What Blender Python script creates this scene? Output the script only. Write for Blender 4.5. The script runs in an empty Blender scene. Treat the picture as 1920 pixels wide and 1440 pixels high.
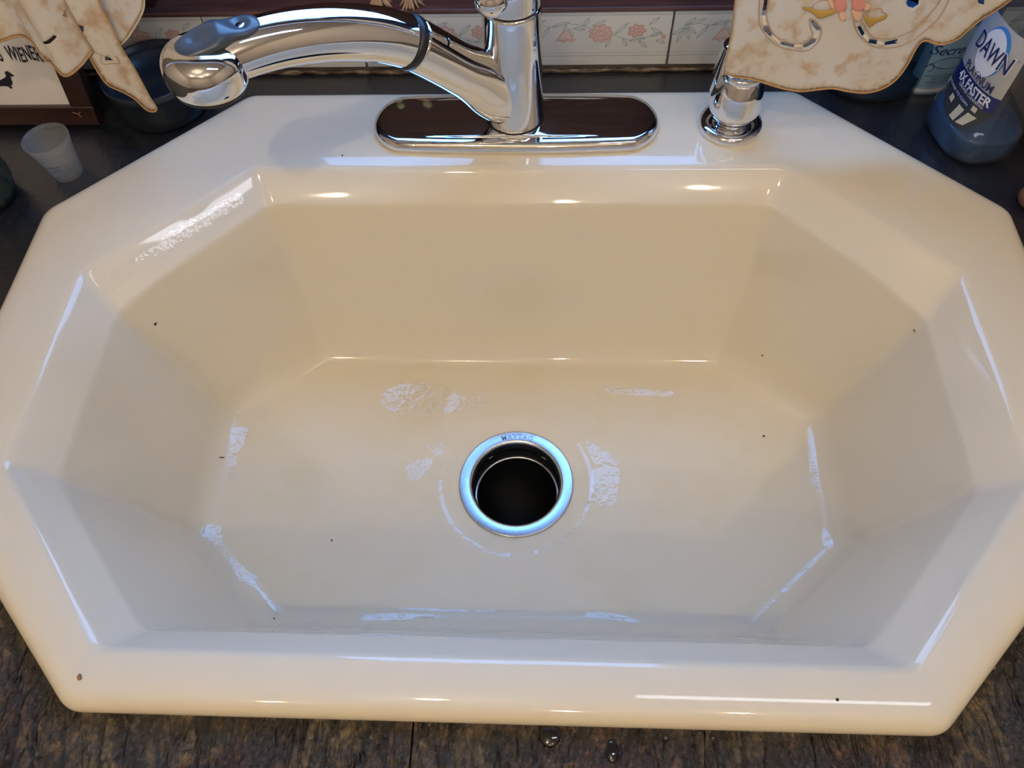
import bpy, bmesh, math, random
from mathutils import Vector, Matrix, geometry
from mathutils.bvhtree import BVHTree
random.seed(7)
S = bpy.context.scene
COL = S.collection
PI = math.pi
sin, cos, sqrt = math.sin, math.cos, math.sqrt

# ------------------------------------------------------------------ camera
FPX, CX, CY, CZ = 1449.8, 0.02894, -0.34477, 0.50719
PITCH, YAW, ROLL = 1.02946, -0.08508, -0.06408
fw = Vector((sin(YAW)*cos(PITCH), cos(YAW)*cos(PITCH), -sin(PITCH)))
r0 = Vector((cos(YAW), -sin(YAW), 0)); u0 = r0.cross(fw)
RT = cos(ROLL)*r0 + sin(ROLL)*u0
UP = -sin(ROLL)*r0 + cos(ROLL)*u0
CAMP = Vector((CX, CY, CZ))
cam = bpy.data.cameras.new('camera'); camo = bpy.data.objects.new('camera', cam); COL.objects.link(camo)
cam.sensor_width = 36.0; cam.lens = FPX/1920*36; cam.clip_start = .01
m = Matrix((RT, UP, -fw)).transposed().to_4x4(); m.translation = CAMP
camo.matrix_world = m
S.camera = camo
S.view_settings.view_transform = 'Standard'; S.view_settings.look = 'None'
S.view_settings.gamma = 1; S.view_settings.use_curve_mapping = False
S.view_settings.exposure = 0.25

def ray(x, y): return fw + RT*((x-960)/FPX) - UP*((y-720)/FPX)
def at_z(x, y, z):
    d = ray(x, y); return CAMP + d*((z-CZ)/d.z)
def at_y(x, y, Y):
    d = ray(x, y); return CAMP + d*((Y-CY)/d.y)

# ------------------------------------------------------------------ sky and lights
W = bpy.data.worlds.new('sky'); S.world = W; W.use_nodes = True
nt = W.node_tree; bg = nt.nodes['Background']
tc = nt.nodes.new('ShaderNodeTexCoord'); sp = nt.nodes.new('ShaderNodeSeparateXYZ')
rp = nt.nodes.new('ShaderNodeValToRGB')
nt.links.new(tc.outputs['Generated'], sp.inputs[0]); nt.links.new(sp.outputs['Z'], rp.inputs[0])
e = rp.color_ramp.elements
e[0].position = 0.0; e[0].color = (.02, .03, .02, 1)
e[1].position = 0.75; e[1].color = (.16, .42, 1.0, 1)
k = e.new(.16); k.color = (.03, .045, .03, 1)
k = e.new(.24); k.color = (.34, .54, 1.0, 1)
nt.links.new(rp.outputs[0], bg.inputs[0]); bg.inputs[1].default_value = 7.4
WALL = 0.3273
CEIL = 1.53
WX0, WX1, WZ0, WZ1 = -.36, .36, .0655, 1.06      # window opening
po = bpy.data.lights.new('window_portal', 'AREA'); po.shape = 'RECTANGLE'
po.size = WX1-WX0; po.size_y = WZ1-.34; po.cycles.is_portal = True
poo = bpy.data.objects.new('window_portal', po); COL.objects.link(poo)
poo.location = (0, WALL+.135, (.34+WZ1)/2); poo.rotation_euler = (-PI/2, 0, 0)
BULBS = [(-.24, -.75), (.55, -1.30), (.10, -1.75), (-.75, -1.50)]
BULB_W = 6.6
TUBE_W = 8.0

# ------------------------------------------------------------------ helpers
def setp(o, label=None, cat=None, group=None, kind=None):
    if label: o['label'] = label
    if cat: o['category'] = cat
    if group: o['group'] = group
    if kind: o['kind'] = kind
    return o
def empty(name, loc, label, cat, group=None):
    o = bpy.data.objects.new(name, None); COL.objects.link(o); o.location = loc
    o.empty_display_size = .01
    return setp(o, label, cat, group)
def mesh(name, V, F, mat, parent=None, smooth=True, mi=None):
    """V in world coordinates; parents are unrotated empties, so subtract their location"""
    off = Vector((0, 0, 0)); p = parent
    while p is not None: off += p.location; p = p.parent
    me = bpy.data.meshes.new(name)
    me.from_pydata([tuple(Vector(v)-off) for v in V], [], F)
    mats = mat if isinstance(mat, (list, tuple)) else [mat]
    for q in mats: me.materials.append(q)
    if mi: me.polygons.foreach_set('material_index', mi)
    bm = bmesh.new(); bm.from_mesh(me); bmesh.ops.remove_doubles(bm, verts=bm.verts, dist=1e-6)
    bmesh.ops.recalc_face_normals(bm, faces=bm.faces); bm.to_mesh(me); bm.free()
    if smooth is True: me.polygons.foreach_set('use_smooth', [True]*len(me.polygons))
    elif smooth: me.shade_smooth() if False else (me.polygons.foreach_set('use_smooth', [True]*len(me.polygons)), me.set_sharp_from_angle(angle=math.radians(smooth)))
    o = bpy.data.objects.new(name, me); COL.objects.link(o)
    if parent: o.parent = parent
    return o
def loft(rings, closed=True, cap0=False, cap1=False):
    n = len(rings[0]); V = [Vector(p) for r in rings for p in r]; F = []
    for i in range(len(rings)-1):
        for j in range(n if closed else n-1):
            a = i*n+j; b = i*n+(j+1) % n
            F.append((a, b, b+n, a+n))
    if cap0: F.append(tuple(range(n))[::-1])
    if cap1: F.append(tuple((len(rings)-1)*n+j for j in range(n)))
    return V, F
def lathe(prof, c=(0, 0, 0), n=48, sx=1, sy=1, cap0=True, cap1=True, axis=None, rot=0):
    c = Vector(c); rings = []
    for r, z in prof:
        rings.append([(r*sx*cos(2*PI*k/n), r*sy*sin(2*PI*k/n), z) for k in range(n)])
    V, F = loft(rings, True, cap0, cap1)
    M = Matrix.Rotation(rot, 3, 'Z')
    if axis is not None:
        M = Vector((0, 0, 1)).rotation_difference(Vector(axis)).to_matrix() @ M
    return [M @ v + c for v in V], F
def tube(path, rad, n=24, caps=True, up=(0, 0, 1), squash=None):
    P = [Vector(p) for p in path]; rings = []
    for i, p in enumerate(P):
        t = (P[min(i+1, len(P)-1)]-P[max(i-1, 0)]).normalized()
        s = t.cross(Vector(up)).normalized(); q = s.cross(t)
        r = rad[i] if isinstance(rad, (list, tuple)) else rad
        rs, rq = r if isinstance(r, (list, tuple)) else (r, r)
        rings.append([p + s*(rs*cos(2*PI*k/n)) + q*(rq*sin(2*PI*k/n)) for k in range(n)])
    return loft(rings, True, caps, caps)
def spline(pts, n):
    """Catmull-Rom through tuples of any length"""
    out = []; L = len(pts)
    for i in range(L-1):
        a, b, c, d = pts[max(i-1, 0)], pts[i], pts[i+1], pts[min(i+2, L-1)]
        for k in range(n):
            t = k/n
            out.append(tuple(.5*((2*q)+(-p+r)*t+(2*p-5*q+4*r-s)*t*t+(-p+3*q-3*r+s)*t**3) for p, q, r, s in zip(a, b, c, d)))
    out.append(tuple(pts[-1])); return out
def box(x0, x1, y0, y1, z0, z1, bev=0.0):
    bm = bmesh.new(); bmesh.ops.create_cube(bm, size=1)
    for v in bm.verts:
        v.co = Vector(((x0+x1)/2+v.co.x*(x1-x0), (y0+y1)/2+v.co.y*(y1-y0), (z0+z1)/2+v.co.z*(z1-z0)))
    if bev: bmesh.ops.bevel(bm, geom=bm.edges[:], offset=bev, segments=2, affect='EDGES', profile=.5)
    bm.verts.index_update()
    V = [v.co.copy() for v in bm.verts]; F = [tuple(v.index for v in f.verts) for f in bm.faces]; bm.free(); return V, F
def join(*vf):
    V, F = [], []
    for v, f in vf:
        n = len(V); V += list(v); F += [tuple(i+n for i in q) for q in f]
    return V, F
def inside(p, poly):
    x, y = p; c = False; n = len(poly)
    for i in range(n):
        x1, y1 = poly[i]; x2, y2 = poly[i-1]
        if (y1 > y) != (y2 > y) and x < (x2-x1)*(y-y1)/(y2-y1)+x1: c = not c
    return c
def dense(poly, step):
    out = []
    for i in range(len(poly)):
        a = Vector(poly[i]); b = Vector(poly[(i+1) % len(poly)])
        n = max(1, int((b-a).length/step))
        out += [tuple(a.lerp(b, k/n)) for k in range(n)]
    return out
def smooth_poly(poly, n=4):
    L = len(poly); ext = [poly[-1]]+list(poly)+[poly[0], poly[1]]; out = []
    for i in range(1, L+1):
        a, b, c, d = ext[i-1], ext[i], ext[i+1], ext[i+2]
        for k in range(n):
            t = k/n
            out.append(tuple(.5*((2*q)+(-p+r)*t+(2*p-5*q+4*r-s)*t*t+(-p+3*q-3*r+s)*t**3) for p, q, r, s in zip(a, b, c, d)))
    return out
def sheet2d(outline, holes=(), step=4.0):
    """triangulated flat region with interior grid points; returns 2-D verts, triangles and distance to the outline"""
    outline = dense(outline, step)
    hs = [dense(h, step) for h in holes]
    pts = list(outline); edges = [(i, (i+1) % len(outline)) for i in range(len(outline))]
    for h in hs:
        n = len(pts); pts += h; edges += [(n+i, n+(i+1) % len(h)) for i in range(len(h))]
    xs = [p[0] for p in outline]; ys = [p[1] for p in outline]
    bnd = list(pts)
    y = min(ys)+step*.5; row = 0
    while y < max(ys):
        x = min(xs)+step*(.5 if row % 2 else 1.0)
        while x < max(xs):
            if inside((x, y), outline) and not any(inside((x, y), h) for h in hs):
                if min((x-q[0])**2+(y-q[1])**2 for q in bnd) > (step*.55)**2: pts.append((x, y))
            x += step
        y += step*.866; row += 1
    r = geometry.delaunay_2d_cdt([Vector(p) for p in pts], edges, [], 0, 1e-5)
    V = [tuple(v) for v in r[0]]; F = []
    for f in r[2]:
        cx = sum(V[i][0] for i in f)/len(f); cy = sum(V[i][1] for i in f)/len(f)
        if inside((cx, cy), outline) and not any(inside((cx, cy), h) for h in hs): F.append(tuple(f))
    used = sorted({i for f in F for i in f}); mp = {i: k for k, i in enumerate(used)}
    V = [V[i] for i in used]; F = [tuple(mp[i] for i in f) for f in F]
    D = [min(math.hypot(v[0]-q[0], v[1]-q[1]) for q in outline) for v in V]
    return V, F, D
def thick(V3, F, N, t):
    """give a sheet a thickness t along -N (list of normals)"""
    n = len(V3); V = [Vector(v) for v in V3]+[Vector(v)-Vector(k)*t for v, k in zip(V3, N)]
    G = list(F)+[tuple(i+n for i in f[::-1]) for f in F]
    cnt = {}
    for f in F:
        for i in range(len(f)):
            a, b = f[i], f[(i+1) % len(f)]
            cnt[(a, b)] = 1
    for a, b in cnt:
        if (b, a) not in cnt: G.append((b, a, a+n, b+n))
    return V, G
def attr(o, name, vals):
    a = o.data.attributes.new(name, 'FLOAT', 'POINT')
    a.data.foreach_set('value', vals)
def text2d(s, size, bold=0.0, shear=0.0, res=3, space=1.0):
    cu = bpy.data.curves.new('t', 'FONT'); cu.body = s; cu.size = size; cu.offset = bold; cu.shear = shear
    cu.resolution_u = res; cu.align_x = 'CENTER'; cu.align_y = 'CENTER'; cu.space_character = space
    o = bpy.data.objects.new('t', cu); COL.objects.link(o)
    dg = bpy.context.evaluated_depsgraph_get(); dg.update()
    me = bpy.data.meshes.new_from_object(o.evaluated_get(dg))
    V = [(v.co.x, v.co.y) for v in me.vertices]; F = [tuple(p.vertices) for p in me.polygons]
    if V:
        mx = (max(v[0] for v in V)+min(v[0] for v in V))/2; my = (max(v[1] for v in V)+min(v[1] for v in V))/2; V = [(a-mx, b-my) for a, b in V]
    bpy.data.objects.remove(o); bpy.data.curves.remove(cu); bpy.data.meshes.remove(me)
    return V, F

# ------------------------------------------------------------------ materials
def mat(name, col=(.8, .8, .8), rough=.5, metal=0.0, **kw):
    M = bpy.data.materials.new(name); M.use_nodes = True
    b = M.node_tree.nodes['Principled BSDF']
    b.inputs['Base Color'].default_value = (*col, 1); b.inputs['Roughness'].default_value = rough
    b.inputs['Metallic'].default_value = metal
    for k, v in kw.items(): b.inputs[k.replace('_', ' ')].default_value = v
    return M
class NT:
    def __init__(s, M): s.t = M.node_tree; s.b = s.t.nodes['Principled BSDF']; s.out = s.t.nodes['Material Output']
    def n(s, typ, **kw):
        x = s.t.nodes.new('ShaderNode'+typ)
        for k, v in kw.items():
            if k.startswith('i_'):
                key = k[2:].replace('_', ' ')
                x.inputs[int(key) if key.isdigit() else key].default_value = v
            else: setattr(x, k, v)
        return x
    def l(s, a, b): s.t.links.new(a, b)
    def pos(s, scale=(1, 1, 1), rot=(0, 0, 0)):
        g = s.n('NewGeometry'); mp = s.n('Mapping'); mp.inputs['Scale'].default_value = scale; mp.inputs['Rotation'].default_value = rot
        s.l(g.outputs['Position'], mp.inputs[0]); return mp.outputs[0]
    def noise(s, vec, scale, detail=4, rough=.55, dist=0.0):
        x = s.n('TexNoise'); x.inputs['Scale'].default_value = scale; x.inputs['Detail'].default_value = detail
        x.inputs['Roughness'].default_value = rough; x.inputs['Distortion'].default_value = dist
        s.l(vec, x.inputs['Vector']); return x.outputs['Fac']
    def ramp(s, fac, stops):
        x = s.n('ValToRGB'); e = x.color_ramp.elements
        while len(e) < len(stops): e.new(.5)
        for q, (p, c) in zip(e, stops): q.position = p; q.color = (*c, 1) if len(c) == 3 else c
        s.l(fac, x.inputs[0]); return x.outputs[0]
    def mix(s, fac, a, b, mode='MIX'):
        x = s.n('Mix', data_type='RGBA', blend_type=mode)
        for v, i in ((fac, 0), (a, 6), (b, 7)):
            if hasattr(v, 'node'): s.l(v, x.inputs[i])
            elif i == 0: x.inputs[0].default_value = v
            else: x.inputs[i].default_value = (*v, 1)
        return x.outputs[2]
    def math(s, op, a, b=0.0):
        x = s.n('Math', operation=op)
        for v, i in ((a, 0), (b, 1)):
            if hasattr(v, 'node'): s.l(v, x.inputs[i])
            else: x.inputs[i].default_value = v
        return x.outputs[0]
    def bump(s, h, strength=.3, dist=.001):
        x = s.n('Bump'); x.inputs['Strength'].default_value = strength; x.inputs['Distance'].default_value = dist
        s.l(h, x.inputs['Height']); s.l(x.outputs[0], s.b.inputs['Normal']); return x

def clear_mat(name, tint=(1, 1, 1), haze=0.0, haze_col=(.8, .8, .8), rough=.03, ior=1.4, bump=0.0, bscale=60):
    """clear plastic, glass or water: see-through, a fresnel reflection and a little haze"""
    M = mat(name); t = NT(M); t.t.nodes.remove(t.b)
    tr = t.n('BsdfTransparent'); tr.inputs[0].default_value = (*tint, 1)
    df = t.n('BsdfDiffuse'); df.inputs[0].default_value = (*haze_col, 1)
    gl = t.n('BsdfGlossy'); gl.inputs['Roughness'].default_value = rough
    fr = t.n('Fresnel'); fr.inputs['IOR'].default_value = ior
    if bump:
        h = t.noise(t.pos(), bscale, 2); bp = t.n('Bump'); bp.inputs['Strength'].default_value = bump; bp.inputs['Distance'].default_value = .002
        t.l(h, bp.inputs['Height']); t.l(bp.outputs[0], gl.inputs['Normal']); t.l(bp.outputs[0], fr.inputs['Normal'])
    m1 = t.n('MixShader'); m1.inputs[0].default_value = haze; t.l(tr.outputs[0], m1.inputs[1]); t.l(df.outputs[0], m1.inputs[2])
    gm = t.n('NewGeometry'); fac = t.math('MULTIPLY', fr.outputs[0], t.math('SUBTRACT', 1.0, gm.outputs['Backfacing']))
    m2 = t.n('MixShader'); t.l(fac, m2.inputs[0]); t.l(m1.outputs[0], m2.inputs[1]); t.l(gl.outputs[0], m2.inputs[2])
    t.l(m2.outputs[0], t.out.inputs[0]); return M

# porcelain
PORC = mat('cream_porcelain', (.80, .70, .52), .1, Specular_IOR_Level=.5)
t = NT(PORC)
g = t.n('NewGeometry'); sx = t.n('SeparateXYZ'); t.l(g.outputs['Position'], sx.inputs[0])
low = t.n('MapRange'); t.l(sx.outputs['Z'], low.inputs[0]); low.inputs[1].default_value = -.196; low.inputs[2].default_value = -.2005
wn = t.noise(t.pos(), 9, 3, .5); wear = t.math('MULTIPLY', low.outputs[0], t.math('ADD', t.math('MULTIPLY', wn, .4), .25))
t.l(t.math('SUBTRACT', .5, t.math('MULTIPLY', low.outputs[0], .42)), t.b.inputs['Specular IOR Level'])
t.l(t.math('ADD', .05, t.math('MULTIPLY', wear, .85)), t.b.inputs['Roughness'])
stain = t.ramp(t.noise(t.pos(), 14, 6, .65), [(.48, (0, 0, 0)), (.80, (1, 1, 1))])
c1 = t.mix(t.math('MULTIPLY', stain, t.math('MULTIPLY', low.outputs[0], .45)), (.80, .725, .57), (.70, .61, .32))
t.l(c1, t.b.inputs['Base Color'])

CHROME = mat('polished_chrome', (.80, .81, .83), .045, 1.0)
t = NT(CHROME); sm = t.ramp(t.noise(t.pos(), 40, 5, .7), [(.45, (.03, .03, .03)), (.8, (.13, .13, .13))]); t.l(sm, t.b.inputs['Roughness'])
STEEL = mat('brushed_steel', (.62, .63, .65), .3, 1.0)
t = NT(STEEL); t.l(t.ramp(t.noise(t.pos(), 60, 2), [(.3, (.26, .26, .26)), (.7, (.32, .32, .32))]), t.b.inputs['Roughness'])
RUBBER = mat('black_rubber', (.012, .014, .018), .42)
PAD = mat('grey_rubber', (.055, .075, .10), .28)
DARK = mat('dark_gap', (.006, .006, .007), .5)

# countertop: dark leather-like slate laminate
CTR = mat('dark_slate_laminate', (.03, .025, .025), .24, Specular_IOR_Level=.85)
t = NT(CTR)
g = t.n('NewGeometry'); sx = t.n('SeparateXYZ'); t.l(g.outputs['Position'], sx.inputs[0])
fr_ = t.n('MapRange'); t.l(sx.outputs['Y'], fr_.inputs[0]); fr_.inputs[1].default_value = .10; fr_.inputs[2].default_value = -.22
fr_.inputs[3].default_value = .10; fr_.inputs[4].default_value = 1.0
vw = t.pos((1, .24, 1), (0, 0, .10))
base = t.noise(t.pos((1, .85, 1)), 95, 8, .72); big = t.noise(t.pos(), 11, 4, .6)
col = t.ramp(base, [(.34, (.007, .006, .008)), (.48, (.026, .018, .017)), (.58, (.065, .038, .030)), (.72, (.13, .085, .055))])
col = t.mix(t.ramp(big, [(.42, (0, 0, 0)), (.60, (.85, .85, .85))]), col, t.ramp(base, [(.34, (.014, .013, .012)), (.52, (.075, .062, .040)), (.7, (.19, .155, .095))]))
col = t.mix(fr_.outputs[0], t.ramp(base, [(.4, (.007, .011, .019)), (.7, (.016, .018, .024))]), col)  # same laminate; blue window reflection near the wall is put into its colour
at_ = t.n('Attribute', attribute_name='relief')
col = t.mix(t.math('MULTIPLY', fr_.outputs[0], .9), col, t.mix(1.0, col, t.ramp(at_.outputs['Fac'], [(.15, (.09, .08, .08)), (.5, (.42, .38, .36)), (.85, (2.0, 1.75, 1.2))]), 'MULTIPLY'))  # shade in the grooves and glints on the ridges painted into the colour
t.l(col, t.b.inputs['Base Color'])
w1 = t.noise(vw, 48, 3, .5, 1.0); w2 = t.noise(t.pos((1, .8, 1), (0, 0, -.5)), 330, 5, .65, .6); w3 = t.noise(t.pos((.5, 1, 1), (0, 0, .4)), 150, 4, .6, .5)
ridge = t.math('ABSOLUTE', t.math('SUBTRACT', w1, .5)); rr = t.ramp(ridge, [(0, (0, 0, 0)), (.045, (1, 1, 1))])
h = t.math('ADD', t.math('MULTIPLY', rr, .9), t.math('ADD', t.math('MULTIPLY', w3, 1.3), t.math('MULTIPLY', w2, 1.6)))
bp = t.bump(h, .5, .002); t.l(t.math('MULTIPLY', fr_.outputs[0], 1.0), bp.inputs['Strength'])

# wood
def wood(name, a, b, rough=.35, scale=(6, 60, 60)):
    M = mat(name, a, rough); t = NT(M); n = t.noise(t.pos(scale), 2.2, 6, .6, .6)
    t.l(t.ramp(n, [(.32, a), (.68, b)]), t.b.inputs['Base Color']); t.bump(n, .12, .001); return M
WOOD = wood('dark_red_wood', (.060, .026, .024), (.125, .058, .050), .38)
WINW = wood('dark_window_wood', (.020, .009, .010), (.050, .023, .022), .6)
WINW.node_tree.nodes['Principled BSDF'].inputs['Specular IOR Level'].default_value = .15
FRAMEW = wood('walnut_frame', (.022, .010, .009), (.045, .022, .019), .32)
BLOCKW = wood('cherry_wood', (.16, .075, .045), (.24, .12, .075), .35, (40, 40, 8))
CAB = wood('cabinet_oak', (.16, .08, .035), (.26, .14, .06), .4, (40, 40, 5))
TILE = mat('glazed_white_tile', (.68, .69, .66), .16)
t = NT(TILE); t.l(t.ramp(t.noise(t.pos(), 30, 4), [(.3, (.66, .70, .72)), (.7, (.74, .75, .72))]), t.b.inputs['Base Color'])
GROUT = mat('grey_grout', (.22, .20, .19), .9)
PRINT = [mat('print_green', (.34, .43, .42), .25), mat('print_coral', (.62, .38, .34), .25), mat('print_blush', (.70, .59, .55), .25), mat('print_line', (.40, .44, .46), .25)]
CAULK = mat('stained_caulk', (.36, .28, .18), .6)
t = NT(CAULK); t.l(t.ramp(t.noise(t.pos((1, 3, 3)), 70, 5), [(.40, (.04, .022, .015)), (.55, (.16, .11, .065)), (.72, (.40, .33, .23))]), t.b.inputs['Base Color'])
PLASTER = mat('cream_wall_paint', (.68, .64, .61), .8)
CEILM = mat('ceiling_paint', (.80, .79, .79), .9)
FLOORM = wood('floor_wood', (.20, .11, .06), (.30, .18, .10), .4, (50, 4, 1))

# fabric
def fabric(name, base):
    M = mat(name, base, .85); t = NT(M)
    n = t.noise(t.pos(), 55, 5, .6); st = t.ramp(n, [(.50, (0, 0, 0)), (.66, (1, 1, 1))])
    n2 = t.noise(t.pos(), 22, 3, .5)
    at = t.n('Attribute', attribute_name='hem')
    c = t.mix(t.ramp(n2, [(.35, (0, 0, 0)), (.7, (.75, .75, .75))]), base, (.90, .82, .67))
    c = t.mix(t.math('MULTIPLY', st, .62), c, (.66, .41, .17))
    hf = t.math('MULTIPLY', at.outputs['Fac'], t.math('ADD', n2, .35))
    c = t.mix(hf, c, (.55, .33, .12))
    t.l(c, t.b.inputs['Base Color'])
    wv = t.n('TexWave', wave_type='BANDS', bands_direction='Z'); wv.inputs['Scale'].default_value = 420; t.l(t.pos(), wv.inputs[0])
    t.bump(t.math('ADD', wv.outputs['Fac'], t.noise(t.pos((1, 1, .2)), 500, 2)), .12, .0004)
    tl = t.n('BsdfTranslucent'); t.l(c, tl.inputs[0]); mx = t.n('MixShader'); mx.inputs[0].default_value = .45
    t.l(t.b.outputs[0], mx.inputs[1]); t.l(tl.outputs[0], mx.inputs[2]); t.l(mx.outputs[0], t.out.inputs[0])
    return M
LINEN = fabric('stained_ivory_linen', (.95, .91, .84))
STITCH = mat('tan_stitching', (.50, .30, .13), .8)
STITCHP = mat('brown_stitching', (.55, .36, .24), .8)
GOLD = mat('gold_thread', (.50, .32, .07), .6)
ROSE = mat('rose_thread', (.68, .30, .26), .75)
PEACH = mat('peach_thread', (.78, .52, .36), .75)
WHITET = mat('white_thread', (.80, .74, .63), .8)

# ------------------------------------------------------------------ the room
def struct(name, vf, M, parent=None, smooth=False):
    o = mesh(name, vf[0], vf[1], M, parent, smooth); o['kind'] = 'structure'; return o
RX0, RX1, RY0, FL = -1.7, 1.7, -3.0, -.91
struct('floor', box(RX0, RX1, RY0, WALL, FL-.1, FL), FLOORM)
struct('ceiling', box(RX0, RX1, RY0, WALL, CEIL, CEIL+.1), CEILM)
struct('wall_left', box(RX0-.1, RX0, RY0, WALL, FL, CEIL), PLASTER)
struct('wall_right', box(RX1, RX1+.1, RY0, WALL, FL, CEIL), PLASTER)
struct('wall_front', box(RX0, RX1, RY0-.1, RY0, FL, CEIL), PLASTER)
WB = WALL+.006
wall = struct('wall_back', join(box(RX0, WX0, WB, WB+.14, FL, CEIL), box(WX1, RX1, WB, WB+.14, FL, CEIL),
              box(WX0, WX1, WB, WB+.14, FL, WZ0), box(WX0, WX1, WB, WB+.14, WZ1, CEIL)), GROUT)
# border tiles, each its own piece, with its printed vine
def lens(x, z, ang, L, w, n=7):
    pts = [(L*i/(n-1), w*sin(PI*i/(n-1))) for i in range(n)]+[(L*i/(n-1), -w*sin(PI*i/(n-1))) for i in range(n-2, 0, -1)]
    return [(x+cos(ang)*a-sin(ang)*b, z+sin(ang)*a+cos(ang)*b) for a, b in pts]
def stroke(pts, w):
    L, R = [], []
    for i, p in enumerate(pts):
        a = Vector(pts[max(i-1, 0)]); b = Vector(pts[min(i+1, len(pts)-1)]); d = (b-a).normalized() if (b-a).length else Vector((1, 0))
        L.append((p[0]-d.y*w, p[1]+d.x*w)); R.append((p[0]+d.y*w, p[1]-d.x*w))
    return L, R
def tile_print():
    V, F, MI = [], [], []
    def strip(pts, w, mi):
        L, R = stroke(pts, w)
        for i in range(len(pts)-1):
            n = len(V); V.extend([L[i], L[i+1], R[i+1], R[i]]); F.append((n, n+1, n+2, n+3)); MI.append(mi)
    def fill(pts, mi):
        n = len(V); V.extend(pts); F.append(tuple(range(n, n+len(pts)))); MI.append(mi)
    def leaf(x, z, a, L=.013, w=.0018):
        a = math.radians(a); p = lens(x, z, a, L, w); strip(p+[p[0]], .0003, 0)
        strip([(x, z), (x+cos(a)*L, z+sin(a)*L)], .00025, 0)
    for z in (.0605, .0172): strip([(.001+i*.0148, z) for i in range(11)], .0003, 3)
    strip([(.001+i*.0148, .0205) for i in range(11)], .00018, 3)
    vine = spline([(.010, .048), (.024, .051), (.036, .0485), (.048, .052), (.064, .050), (.076, .0455)], 5); strip(vine, .0003, 0)
    vine2 = spline([(.092, .040), (.103, .037), (.113, .034), (.124, .0365), (.134, .0385), (.142, .041)], 5); strip(vine2, .0003, 0)
    for q in ((.012, .047, 215, .014), (.012, .047, 250, .017), (.013, .047, 290, .014), (.014, .048, 320, .013), (.011, .049, 40, .013),
              (.012, .049, 20, .02), (.034, .049, 235, .017), (.036, .049, 15, .018), (.050, .051, 250, .010), (.052, .047, 300, .010),
              (.056, .047, 355, .012), (.066, .049, 60, .010), (.074, .049, 25, .014), (.093, .039, 250, .014), (.096, .040, 45, .018),
              (.104, .036, 300, .010), (.110, .040, 70, .009), (.120, .033, 320, .011), (.126, .036, 190, .016), (.128, .050, 40, .012),
              (.130, .047, 330, .014), (.130, .038, 20, .012), (.136, .034, 340, .010)): leaf(*q)
    bell = [(.040, .0335), (.043, .0345), (.047, .032), (.051, .0345), (.055, .033), (.060, .0355), (.056, .037), (.053, .043), (.0495, .0455), (.046, .043), (.043, .038)]
    fill(bell, 2); strip(bell+[bell[0]], .0005, 1); strip([(.043, .0355), (.047, .0345), (.051, .0362), (.056, .0355)], .0005, 1)
    for (cx, cz, R, n) in ((.083, .0415, .0105, 9), (.117, .044, .0075, 7)):
        ro = [(cx+(R+.0012*cos(n*a))*cos(a), cz+.82*(R+.0012*cos(n*a))*sin(a)) for a in [2*PI*i/54 for i in range(54)]]
        fill(ro, 2); strip(ro+[ro[0]], .0006, 1)
        ri = [(cx+.78*x_, cz+.78*z_) for x_, z_ in [(p[0]-cx, p[1]-cz) for p in ro]]; strip(ri+[ri[0]], .0004, 1)
        r2 = [(cx+(.5*R+.0009*cos(6*a))*cos(a), cz+.7*(.5*R+.0009*cos(6*a))*sin(a)) for a in [2*PI*i/36 for i in range(37)]]; strip(r2, .0006, 1)
        r3 = [(cx+.22*R*cos(a), cz+.2*R*sin(a)) for a in [2*PI*i/16 for i in range(17)]]; strip(r3, .0005, 1)
    fill([(.143+.0022*cos(a), .0375+.0026*sin(a)) for a in [2*PI*i/12 for i in range(12)]], 1)
    return V, F, MI
TV, TF, TMI = tile_print()
x = -.6055; first = None
while x < .59:
    vf = box(x+.0009, x+.1494, WALL, WB+.002, .0065, .0648, .0008)
    tl = mesh('tile', vf[0], vf[1], TILE, wall, 20)
    layer = [.0001*(1+mi) for mi in TMI]
    P = []; 
    for f, ly, i in zip(TF, layer, range(len(TF))): pass
    vy = {}
    for k, (f, ly) in enumerate(zip(TF, layer)):
        for q in f: vy[q] = .00006*(k/len(TF)*4+1)
    mesh('floral_print', [(x+p[0], WALL-vy.get(i, .0001), p[1]) for i, p in enumerate(TV)], TF, PRINT, tl, False, TMI)
    x += .1503
# deep wooden sill above the tiles, window set back in the wall
SF = WALL-.0035; ST = .0700
struct('trim_1', box(-.62, .62, SF, WB+.09, .0652, ST, .0015), WOOD)
win = struct('window_1', join(box(WX0-.07, WX0, WALL-.012, WB+.002, ST, WZ1+.07, .003), box(WX1, WX1+.07, WALL-.012, WB+.002, ST, WZ1+.07, .003),
             box(WX0, WX1, WALL-.012, WB+.002, WZ1, WZ1+.07, .003), box(WX0, WX0+.012, WB, WB+.12, ST, WZ1), box(WX1-.012, WX1, WB, WB+.12, ST, WZ1),
             box(WX0, WX1, WB+.088, WB+.13, .0655, .300)), WINW)
struct('sash', join(box(WX0+.012, WX0+.05, WB+.09, WB+.125, .300, WZ1), box(WX1-.05, WX1-.012, WB+.09, WB+.125, .300, WZ1), box(WX0+.05, WX1-.05, WB+.09, WB+.125, .300, .350),
             box(WX0+.05, WX1-.05, WB+.09, WB+.125, WZ1-.04, WZ1)), WINW, win)
GLASS = clear_mat('window_glass', (.97, .98, .98), 0, rough=.01, ior=1.45)
struct('pane', box(WX0+.05, WX1-.05, WB+.106, WB+.11, .350, WZ1-.04), GLASS, win)

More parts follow.
